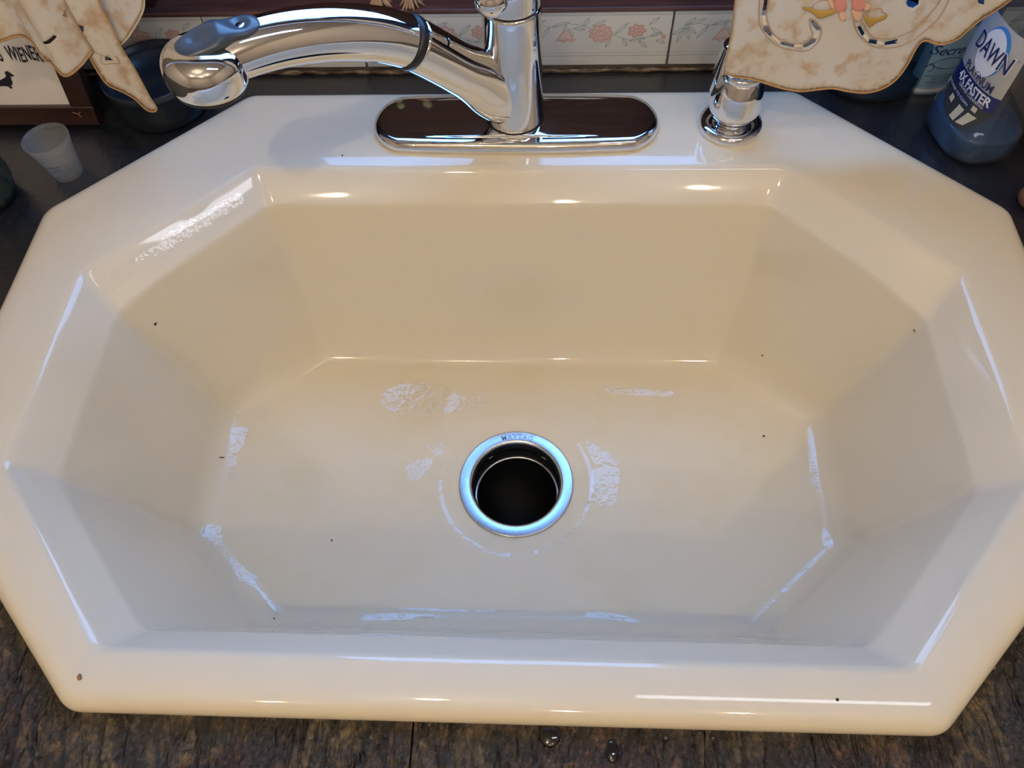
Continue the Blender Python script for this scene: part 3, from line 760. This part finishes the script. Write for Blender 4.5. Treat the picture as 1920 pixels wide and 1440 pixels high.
def fr_uv(px, py, w):          # pixel to frame face coordinates
    d = ray(px, py); n = Vector((0, -cos(LEAN), sin(LEAN))); p0 = fb+n*w
    s = (p0-CAMP).dot(n)/d.dot(n); q = CAMP+d*s-fb
    return (q.x, q.y*sin(LEAN)+q.z*cos(LEAN))
WP = T0+.0063
u_a, v_a = fr_uv(14, 103, WP); u_b, v_b = fr_uv(84, 103, WP)
tv, tf = text2d("WIENERS", 1.0, .016, space=1.0)
w_ = max(p[0] for p in tv)-min(p[0] for p in tv); h_ = max(p[1] for p in tv)-min(p[1] for p in tv)
su = (u_b-u_a)/w_; va, vb = fr_uv(50, 115, WP)[1], fr_uv(50, 86, WP)[1]; sv = (vb-va)/h_
P = [fpnt((u_a+u_b)/2+p[0]*su, (va+vb)/2+p[1]*sv+.0012*sin(p[0]*3), WP+.0003) for p in tv]
mesh('lettering', P, tf, INK, sg, False)
tv, tf = text2d("S", 1.0, .02)
uu = fr_uv(-2, 100, WP)[0]
mesh('lettering', [fpnt(uu+p[0]*su, (va+vb)/2+p[1]*sv, WP+.0003) for p in tv], tf, INK, sg, False)
dog = z2([(-260, 1010), (-240, 960), (-120, 945), (0, 962), (60, 930), (75, 905), (58, 880), (62, 858), (90, 850), (125, 872), (165, 900), (172, 912), (150, 918), (128, 915), (135, 950), (152, 985), (150, 1010), (125, 1032), (155, 1048), (150, 1062), (125, 1062), (100, 1038), (60, 1032), (0, 1035), (-150, 1035), (-170, 1062), (-200, 1062), (-210, 1030), (-300, 1000), (-330, 960)])
V2, F2, D2 = sheet2d(dog, (), 6)
mesh('dachshund', [fpnt(*fr_uv(p[0], p[1], WP), WP+.0003) for p in V2], F2, INK, sg, False)
vf = [tube([fpnt(*fr_uv(*p, 0), .0004) for p in z2(q)], .00035, 5) for q in ([(870, 1345), (930, 1362), (985, 1405)], [(950, 1370), (965, 1340)])]
mesh('scratch', *join(*vf), mat('bare_wood', (.45, .25, .15), .7), sg)

# ------------------------------------------------------------------ black dish
DB = Vector((-.3515, .2795, 0))
BLK = mat('black_plastic', (.010, .014, .022), .3); LIDM = mat('dark_navy_plastic', (.020, .032, .052), .45)
t = NT(BLK); t.l(t.ramp(t.noise(t.pos(), 300, 3), [(.62, (.012, .018, .028)), (.8, (.03, .040, .055))]), t.b.inputs['Base Color'])
dsh = empty('black_dish', DB, 'round black lidded dish standing behind the curtain tip at back left', 'dish')
mesh('pot', *lathe([(.040, 0), (.0435, .004), (.0452, .020), (.0458, .034), (.0470, .0355), (.0470, .041), (.0455, .0425), (.0435, .0415), (.0425, .036)], DB, 72), BLK, dsh)
lidp = [(.0424, .0365), (.0400, .0362), (.033, .0352), (.0325, .0340), (.0315, .0336)]
for i in range(7): r = .029-.004*i; lidp += [(r, .0338), (r-.0012, .0342), (r-.0024, .0338)]
mesh('lid', *lathe(lidp, DB, 72, cap0=False), LIDM, dsh)

# ------------------------------------------------------------------ medicine cup
cb = at_z(127, 324, .001); CB = Vector((cb.x, cb.y+.0015, 0))
CUPM = clear_mat('frosted_plastic', (.90, .91, .91), .13, (.72, .75, .75), .10, 1.3)
cu = empty('measuring_cup', CB, 'small translucent plastic medicine cup with printed marks on the counter at left', 'cup')
mesh('cup_wall', *lathe([(.0105, .0012), (.0135, .0), (.0140, .0012), (.0185, .0300), (.0187, .0310), (.0196, .0345), (.0206, .0410), (.0200, .0414), (.0192, .0350), (.0179, .0305), (.0134, .0022), (.0105, .0022)], CB, 56), CUPM, cu)
INKG = mat('grey_print', (.07, .08, .12), .6)
def on_cone(u, v, ang0, flip=1):
    r = .0143+(.0185-.0140)*v/.030+.0001; a = ang0+u/r
    return (CB.x+r*cos(a), CB.y+r*sin(a), v)
A0 = -PI/2+.10
vs = []
for s, v, sz in (('10 mL', .0085, .0030), ('FILL LINE', .0175, .0026), ('DOSE 15 mL', .0215, .0026)):
    tv, tf = text2d(s, sz, .00006, res=1); vs.append(([on_cone(p[0]-.003*(s == '10 mL'), p[1]+v, A0) for p in tv], tf))
vs.append(([on_cone(.003+.0045*i/6, .0085+k*.0004, A0) for k in (0, 1) for i in range(7)], [(i, i+1, i+8, i+7) for i in range(6)]))
mesh('printed_marks', *join(*vs), INKG, cu, False)
tv, tf = text2d('30 mL -------- 2 TBSP', .0034, .00005, res=1)
mesh('rim_print', [(CB.x+.0193*cos(PI/2-p[0]/.0193), CB.y+.0193*sin(PI/2-p[0]/.0193), .0372+p[1]) for p in tv], tf, INKG, cu, False)

# ------------------------------------------------------------------ ribbed green jar at the left edge
JB = Vector((-.4905, .152, 0))
JM = mat('green_ribbed_glass', (.035, .05, .035), .2, Specular_IOR_Level=.6)
V, F = [], []; rg = []
for r, z in [(.024, 0), (.030, .002), (.0335, .012), (.0350, .024), (.0335, .036), (.029, .046), (.027, .050), (.0285, .054), (.0275, .0555), (.025, .052), (.024, .02)]:
    rg.append([Vector((JB.x+(r+.0009*cos(16*2*PI*k/128+z*60))*cos(2*PI*k/128), JB.y+(r+.0009*cos(16*2*PI*k/128+z*60))*sin(2*PI*k/128), z)) for k in range(128)])
setp(mesh('glass_jar', *loft(rg, True, True, True), JM), 'dark green ribbed glass jar cut off by the left edge of the frame', 'jar')

# ------------------------------------------------------------------ right: bottles
# dish soap bottle
bd = Vector((.4130, .2290, 0)); BA = math.radians(-79); SE = 2.7
def sgp(v, e): return (1 if v >= 0 else -1)*abs(v)**e       # text runs along (cos, sin)
bt = Vector((cos(BA), sin(BA), 0)); bn = Vector((bt.y, -bt.x, 0))   # bn faces left-front
bo = empty('dish_soap_bottle', bd, 'clear dish soap bottle with blue and silver label, blue soap at its base', 'bottle')
HW = spline([(.0385, .0), (.0425, .004), (.0440, .014), (.0432, .026), (.0405, .040), (.0395, .060), (.0400, .080), (.0395, .100), (.0360, .120), (.0270, .136), (.0160, .146), (.0140, .152), (.0140, .162)], 4); HW = [(w*.93, z) for w, z in HW]
HT = spline([(.0255, .0), (.0290, .004), (.0305, .014), (.0295, .026), (.0265, .040), (.0250, .060), (.0250, .080), (.0245, .100), (.0225, .120), (.0185, .136), (.0145, .146), (.0140, .152), (.0140, .162)], 4); HT = [(w*1.1, z) for w, z in HT]
def bsec(i, sc=1.0, n=64):
    w, z = HW[i]; tt = HT[i][0]
    return [bd+bt*(w*sc*sgp(cos(2*PI*k/n), 2/SE))+bn*(tt*sc*sgp(sin(2*PI*k/n), 2/SE))+Vector((0, 0, z)) for k in range(n)]
BOT = clear_mat('clear_bottle_plastic', (.84, .88, .92), .07, (.45, .50, .55), .06, 1.42)
mesh('bottle_body', *loft([bsec(i) for i in range(len(HW))], True, True, False), BOT, bo)
SOAP = mat('blue_soap', (.006, .05, .14), .06, Transmission_Weight=.0)
nl = [i for i in range(len(HW)) if HW[i][1] <= .0262]
lr_ = [[p+Vector((0, 0, .0006)) for p in bsec(i, .955)] for i in nl]
mesh('soap', *loft(lr_, True, True, True), SOAP, bo)
CAPB = mat('blue_cap', (.02, .09, .30), .3)
mesh('cap', *lathe([(.0165, .155), (.0175, .157), (.0172, .176), (.015, .180), (.008, .184), (.007, .195)], bd, 32), CAPB, bo)
def interp(L, z):
    for a, b in zip(L, L[1:]):
        if a[1] <= z <= b[1]: f = (z-a[1])/(b[1]-a[1]+1e-9); return a[0]+(b[0]-a[0])*f
    return L[-1][0]
def on_bottle(u, v, lift=.0004):
    w = interp(HW, v); tt = interp(HT, v); s = max(-.97, min(.97, u/w))
    return bd+bt*u+bn*(tt*(1-abs(s)**SE)**(1/SE)+lift)+Vector((0, 0, v))
def blabel(name, poly, M, lift, step=.004):
    V2, F2, D2 = sheet2d([(a*1000, b*1000) for a, b in poly], (), step*1000)
    return mesh(name, [on_bottle(a/1000, b/1000, lift) for a, b in V2], F2, M, bo)
def btext(name, s, size, u, v, M, lift, bold=0, sh=0, rot=0, width=None):
    tv, tf = text2d(s, size, bold, sh, 3)
    sx_ = width/(max(p[0] for p in tv)-min(p[0] for p in tv)) if width else 1
    return mesh(name, [on_bottle(u+(a*cos(rot)-b*sin(rot))*sx_, v+a*sin(rot)+b*cos(rot), lift) for a, b in tv], tf, M, bo, False)
SILV = mat('silver_label', (.42, .43, .44), .35); NAVY = mat('navy_label', (.008, .018, .13), .4); WHT = mat('label_white', (.8, .82, .85), .4)
LBLK = mat('dark_label', (.035, .04, .05), .4); SKYB = mat('label_blue', (.05, .25, .62), .4); CREAM = mat('label_cream', (.62, .58, .45), .5); TINK = mat('navy_ink', (.012, .02, .10), .5)
def band(z0, z1, us=((-1, 1)), k=.92, n=10):
    Z = [z0+(z1-z0)*i/n for i in range(n+1)]
    return [(-interp(HW, z)*k+.004, z) for z in Z]+[(interp(HW, z)*k-.002, z) for z in Z[::-1]]
blabel('label', band(.066, .119), SILV, .0003)
blabel('label', [(-.031, .066), (-.031, .051), (-.024, .040), (-.010, .0320), (.006, .0285), (.018, .0305), (.028, .040), (.033, .053), (.0335, .066)], LBLK, .0003)
blabel('label', band(.0545, .0685, k=.93), NAVY, .0006)
blabel('label', [(.006+.0155*cos(a), .0965+.0205*sin(a)) for a in [2*PI*i/32 for i in range(32)]], SKYB, .0006)
blabel('label', [(.0045+.0148*cos(a), .0945+.0195*sin(a)) for a in [2*PI*i/32 for i in range(32)]], WHT, .0009)
btext('lettering', 'DAWN', .0205, .006, .0965, WHT, .0012, .0009, .05, 0, .044)
btext('lettering', 'DAWN', .0205, .006, .0965, NAVY, .0015, .0003, .05, 0, .043)
btext('lettering', 'PLATINUM', .0105, .0055, .0735, TINK, .0009, .00015, 0, 0, .038)
btext('lettering', '4X FASTER', .0115, .0065, .0625, WHT, .0010, .0003, 0, 0, .044)
btext('lettering', 'GREASE CLEANING', .0040, .008, .0565, WHT, .0010, 0, 0, 0, .034)
blabel('label', [(-.024, .0475), (.014, .0475), (.014, .0515), (-.024, .0515)], NAVY, .0006)
btext('lettering', 'POWER TO CLEAN', .0034, -.005, .0495, WHT, .0009, 0, 0, 0, .034)
for q in ([(.002, .0315), (.009, .0315), (.012, .0445), (.004, .0445)], [(.0115, .0320), (.0195, .0345), (.0255, .0460), (.0165, .0455)], [(-.011, .040), (-.005, .039), (-.005, .0445), (-.010, .0455)], [(.017, .0485), (.022, .0485), (.022, .053), (.017, .053)], [(-.028, .044), (-.0245, .043), (-.0245, .049), (-.028, .049)]):
    blabel('label_picture', q, CREAM, .0006, .003)
# stick deodorant
dd = Vector((.4030, .3025, 0)); DA = math.radians(19)
dt = Vector((cos(DA), sin(DA), 0)); dn = Vector((dt.y, -dt.x, 0))
do = empty('deodorant_stick', dd, 'pale blue oval deodorant stick standing between curtain and soap bottle', 'deodorant')
DPL = mat('pale_blue_plastic', (.26, .43, .60), .35); DCP = mat('mid_blue_plastic', (.05, .16, .36), .35); DNV = mat('deodorant_ink', (.015, .04, .14), .5); DSW = mat('blue_swoosh', (.10, .26, .46), .4)
def dsec(w, tt, z, n=48): return [dd+dt*(w*cos(2*PI*k/n))+dn*(tt*sin(2*PI*k/n))+Vector((0, 0, z)) for k in range(n)]
mesh('deodorant_body', *loft([dsec(.029, .0125, 0.0), dsec(.0305, .0135, .002), dsec(.0305, .0135, .0085), dsec(.0298, .0130, .009), dsec(.0298, .0130, .0105), dsec(.0305, .0135, .011), dsec(.0312, .0140, .070), dsec(.0305, .0135, .072)], True, True, True), DPL, do, 40)
mesh('base_ring', *loft([dsec(.0307, .0137, .0035), dsec(.0309, .0139, .005), dsec(.0307, .0137, .0075)], True, False, False), WHT, do)
mesh('cap', *loft([dsec(.0312, .0140, .0715), dsec(.0318, .0145, .073), dsec(.0310, .0140, .098), dsec(.026, .0115, .110), dsec(.014, .006, .114)], True, True, True), DCP, do, 40)
def on_deo(u, v, lift=.0003):
    w, tt = .0306+.0006*(v-.011)/.06, .0136+.0005*(v-.011)/.06
    s = max(-.97, min(.97, u/w)); return dd+dt*u+dn*(tt*sqrt(1-s*s)+lift)+Vector((0, 0, v))
tv, tf = text2d('Secret', .0135, .00012, .28, 3, .95)
mesh('lettering', [on_deo(a-.0130, .0490+b) for a, b in tv], tf, DNV, do, False)
for s, v, sz in (('INVISIBLE SOLID ANTIPERSPIRANT', .0240, .0026), ('AND DEODORANT', .0210, .0026), ('Net Wt 1.7 OZ (48 g)', .0165, .0032)):
    tv, tf = text2d(s, sz, 0, 0, 1); mesh('lettering', [on_deo(a*.8-.010, v+b-.002) for a, b in tv], tf, DNV, do, False)
def dstroke(pts, w, M, nm='line_art'):
    L, R = stroke(spline(pts, 6), w); V = [on_deo(*p) for p in L+R]; n = len(L)
    mesh(nm, V, [(i, i+1, n+i+1, n+i) for i in range(n-1)], M, do, False)
dstroke([(-.026, .034), (-.018, .0400), (-.006, .0405), (.008, .035), (.000, .0300), (-.014, .0298), (-.026, .034)], .00035, DNV)
dstroke([(-.028, .030), (-.0265, .034), (-.024, .035), (-.022, .030), (-.025, .026)], .00035, DNV)
dstroke([(-.004, .0415), (.008, .0440), (.020, .050)], .0006, DSW)
# round clear blue bottle behind the curtain
hb = Vector((.3420, .3000, 0))
ho = empty('hand_soap_bottle', hb, 'round clear blue bottle mostly hidden behind the right-hand curtain', 'bottle')
HB = clear_mat('blue_tinted_plastic', (.40, .55, .68), .12, (.10, .18, .26), .06, 1.45)
mesh('bottle_body', *lathe(spline([(.034, 0), (.0385, .002), (.0395, .010), (.0392, .030), (.0385, .048), (.032, .058), (.016, .066), (.012, .070), (.012, .074)], 4), hb, 56, 1.09, .64, cap1=True), HB, ho)
mesh('soap', *lathe([(.033, .002), (.0375, .004), (.0375, .018), (.010, .0182)], hb, 56, 1.09, .64), mat('deep_blue_soap', (.010, .035, .07), .1), ho)
mesh('cap', *lathe([(.0135, .070), (.0135, .082), (.011, .084)], hb, 24, 1, .8), DCP, ho)

# wooden box at the right edge
wb = empty('wooden_box', (.53, .24, 0.0003), 'reddish brown wooden box cut off by the right edge behind the soap bottle', 'box')
mesh('box_body', *box(.4665, .62, .176, .305, .004, .17, .003), BLOCKW, wb, 20)
mesh('box_lid', *box(.462, .624, .172, .309, .17, .186, .003), BLOCKW, wb, 20)
for a, b in ((.47, .18), (.60, .18), (.47, .29), (.60, .29)):
    mesh('foot', *box(a, a+.016, b, b+.012, .0003, .005, .001), BLOCKW, wb, 20)
kb = at_z(1934, 376, .004)
setp(mesh('wooden_ball', *lathe(spline([(.006, 0), (.010, .002), (.0125, .008), (.010, .014), (.004, .0165)], 4), (kb.x, kb.y, 0), 24), BLOCKW), 'small red-brown wooden ball at the right edge in front of the box', 'ball')

# ------------------------------------------------------------------ water and crumbs
WATER = clear_mat('water_film', (1, 1, 1), 0, rough=.015, ior=1.55, bump=.22, bscale=140)
def film(label, outline, T=(-.02, .40, .78), tilt=True, step=5, cnt=2):
    """a patch of standing water: with tilt, its surface is shaped to mirror the window towards the camera"""
    V2, F2, D2 = sheet2d(smooth_poly(outline, cnt), (), step)
    H = [on_sink(*p) for p in V2]
    if any(h is None for h in H): return
    cen = sum((h[0] for h in H), Vector())/len(H); nm = sum((h[1] for h in H), Vector()).normalized()
    if tilt:
        nm = ((CAMP-cen).normalized()+(Vector(T)-cen).normalized()).normalized()
        k = max(h[0].dot(nm) for h in H)
        k = min(k, cen.dot(nm)+.0018)
    P = []
    for p, d, h in zip(V2, D2, H):
        if tilt:
            dd_ = ray(*p); q = CAMP+dd_*((k+.0003-CAMP.dot(nm))/dd_.dot(nm))
            if (q-h[0]).dot(h[1]) < .0002: q = h[0]+h[1]*.0002
        else: q = h[0]+h[1]*(.0002+.0003*min(1, d/6))
        P.append(q)
    o = mesh('water_film', P, F2, WATER)
    if o.data.polygons and sum(f.normal.dot(nm) for f in o.data.polygons) < 0: o.data.flip_normals()
    setp(o, label, 'water', 'wet patches of water in the sink')
zp = zoomer(340, 600, 2.4); zq = zoomer(1000, 600, 2.215)
film('wide wet streak down the left front slope of the basin floor', zp([(80, 962), (120, 920), (180, 930), (185, 985), (215, 1040), (300, 1130), (370, 1170), (380, 1230), (440, 1290), (475, 1310), (460, 1345), (400, 1340), (362, 1300), (290, 1210), (220, 1110), (150, 1010)]))
film('small wet patch at the left end of the basin floor', zp([(225, 485), (310, 490), (300, 540), (250, 600), (245, 690), (215, 725), (208, 650), (222, 560)]))
film('short wet streak along the front of the basin floor, left part', zp([(810, 1330), (960, 1318), (1180, 1330), (1170, 1342), (960, 1350), (820, 1352)]))
film('long thin wet streak along the front of the basin floor', zp([(960, 1297), (1100, 1296), (1300, 1305), (1580, 1302), (1560, 1312), (1300, 1312), (1080, 1308)]))
film('thin wet streak along the front of the basin floor, right part', zq([(190, 1216), (340, 1216), (440, 1252), (400, 1256), (300, 1240), (200, 1232)]))
film('speckled wet patch left of the drain', zp([(1010, 660), (1060, 630), (1130, 625), (1110, 680), (1060, 720), (1020, 715)]))
film('small wet patch left of the drain nearest its rim', zp([(1095, 570), (1170, 555), (1185, 590), (1140, 615), (1130, 585)]))
film('square wet patch right of the drain', zq([(245, 620), (355, 615), (350, 700), (335, 768), (245, 755)]))
film('curved wet patch above the square one right of the drain', zq([(215, 500), (280, 530), (350, 580), (340, 605), (260, 600), (235, 560)]))
film('wet streak at the right end of the basin floor', zq([(1140, 455), (1160, 460), (1180, 600), (1190, 710), (1155, 710), (1145, 600)]))
film('wet patch at the right front corner of the basin floor', zq([(1205, 860), (1235, 900), (1250, 940), (1215, 950), (1198, 910)]))
film('thin wet line along the right front slope of the floor', zq([(1195, 960), (1215, 962), (1120, 1060), (1020, 1160), (955, 1225), (945, 1215), (1060, 1090)]))
film('wet streak on the wall right of centre at back of floor', zq([(300, 295), (340, 280), (600, 298), (590, 318), (400, 312)]))
film('large wet patch on the floor behind the drain at left', zp([(900, 340), (980, 290), (1160, 285), (1230, 320), (1280, 350), (1390, 330), (1350, 390), (1200, 420), (1000, 420), (920, 400)]), step=8)
film('bright wet strip on the left rear shoulder of the sink', [(205, 535), (212, 505), (250, 480), (330, 420), (400, 380), (450, 352), (466, 372), (462, 386), (400, 425), (330, 468), (250, 520), (215, 545)], tilt=False, step=6, cnt=3)
def arc_film(label, a0, a1, r0, r1):
    A = [math.radians(a0+(a1-a0)*i/24) for i in range(25)]; rnd = random.Random(int(a0))
    o_ = [px_of(DC.x+(r1*(1+.012*rnd.uniform(-1, 1)))*cos(a), DC.y+r1*sin(a), -.2056) for a in A]
    i_ = [px_of(DC.x+r0*cos(a), DC.y+r0*sin(a), -.2056) for a in A[::-1]]
    film(label, o_+i_, T=(-.02, .40, .80), step=5, cnt=1)
arc_film('thin curved wet line along the front left of the drain recess', 178, 268, .0735, .0775)
arc_film('thin curved wet line along the right of the drain recess', 285, 395, .0735, .0770)
# crumbs
def crumb(label, px, py, r, M, sq=(1, 1, .6), rz=0):
    h = on_sink(px, py)
    V, F = blob((0, 0, 0), r, sq, 7, .2, int(px)); Mx = Vector((0, 0, 1)).rotation_difference(h[1]).to_matrix() @ Matrix.Rotation(rz, 3, 'Z')
    setp(mesh('crumb', [Mx @ v+h[0]+h[1]*r*sq[2]*.6 for v in V], F, M), label, 'crumb', 'crumbs in the sink')
CBK = mat('black_crumb', (.01, .01, .01), .5); CBR = mat('brown_crumb', (.18, .07, .03), .6); CTN = mat('tan_crumb', (.30, .16, .08), .6)
crumb('black speck on the right of the basin floor', 1432, 818, .0011, CBK)
crumb('black speck high on the left basin wall', 291, 607, .0013, CBK, (.7, 1.3, .6))
crumb('brown sliver on the lower left basin wall', 415, 858, .0013, CBR, (2.6, .5, .4), .25)
crumb('round brown speck on the right basin wall', 1430, 666, .0012, CTN)
crumb('brown speck on the far right basin wall', 1715, 620, .0013, CTN, (.6, 1.2, .6))
crumb('tan crumb on the front left corner of the sink rim', 150, 1270, .0017, CTN, (.8, 1.2, .6), .4)
crumb('dark speck on the sink deck under the spout', 642, 292, .0009, CBK)
crumb('dark speck on the left front of the basin floor', 622, 1013, .0010, CTN)
crumb('tiny dark speck on the front right of the sink rim', 1570, 1312, .0009, CBK)
crumb('dark speck by the wet streak, left front of floor', 514, 1160, .0008, CBK)
# drops on the counter
DROP = mat('dark_water_drop', (.004, .004, .004), .02, Specular_IOR_Level=.9)
for lab, px, py, r, sq in (('largest dark water drop on the counter at the sink front', 1031, 1378, .0062, (1, 1.15, .3)), ('oblong dark water drop on the counter front', 1147, 1408, .0038, (.9, 1.7, .4)),
                           ('small round dark drop on the counter, nearest right of the oblong one', 1248, 1382, .0019, (1, 1, .5)), ('small dark drop close under the sink rim at right', 1312, 1374, .0016, (1, 1, .5)),
                           ('small dark drop on the counter, rightmost of the five', 1336, 1382, .0022, (.9, 1.2, .5))):
    p = at_z(px, py, .0016)
    setp(mesh('water_drop', *blob((p.x, p.y, .0018), r, sq, 12, .08, int(px)), DROP), lab, 'water drop', 'water drops on the counter in front of the sink')

# ------------------------------------------------------------------ ceiling lamps (out of the picture, they light the room)
BULB = mat('lit_bulb', (1, 1, 1), .5); t = NT(BULB); em = t.n('Emission'); em.inputs[0].default_value = (1, .80, .54, 1); em.inputs[1].default_value = BULB_W*60
t.l(em.outputs[0], t.out.inputs[0])
BRASS = mat('lamp_brass', (.55, .40, .18), .3, 1.0)
for i, (x_, y_) in enumerate(BULBS):
    la = empty('ceiling_lamp', (x_, y_, CEIL), ['ceiling lamp left behind the camera', 'ceiling lamp in the middle behind the camera', 'ceiling lamp right behind the camera', 'ceiling lamp farthest back behind the camera'][i], 'lamp', 'ceiling lamps behind the camera')
    mesh('canopy', *lathe([(.05, 0), (.05, -.02), (.02, -.035), (.02, -.06)], (x_, y_, CEIL), 24), BRASS, la)
    mesh('bulb', *lathe(spline([(.010, -.058), (.014, -.068), (.0235, -.086), (.0215, -.102), (.009, -.110)], 3), (x_, y_, CEIL), 20), BULB, la)

# fluorescent strip fixture on the ceiling, right of the cook
fl_ = empty('fluorescent_lamp', (.64, -.335, CEIL), 'long fluorescent ceiling fixture right of the camera, outside the picture', 'lamp')
TUBEM = mat('lit_tube', (1, 1, 1), .5); t = NT(TUBEM); em = t.n('Emission'); em.inputs[0].default_value = (.84, .87, 1, 1); em.inputs[1].default_value = TUBE_W
t.l(em.outputs[0], t.out.inputs[0])
mesh('housing', *box(.24, 1.04, -.415, -.255, CEIL-.04, CEIL, .004), mat('fixture_white', (.8, .8, .8), .5), fl_, 20)
mesh('diffuser', *box(.25, 1.03, -.385, -.285, CEIL-.062, CEIL-.0395, .006), TUBEM, fl_, 20)
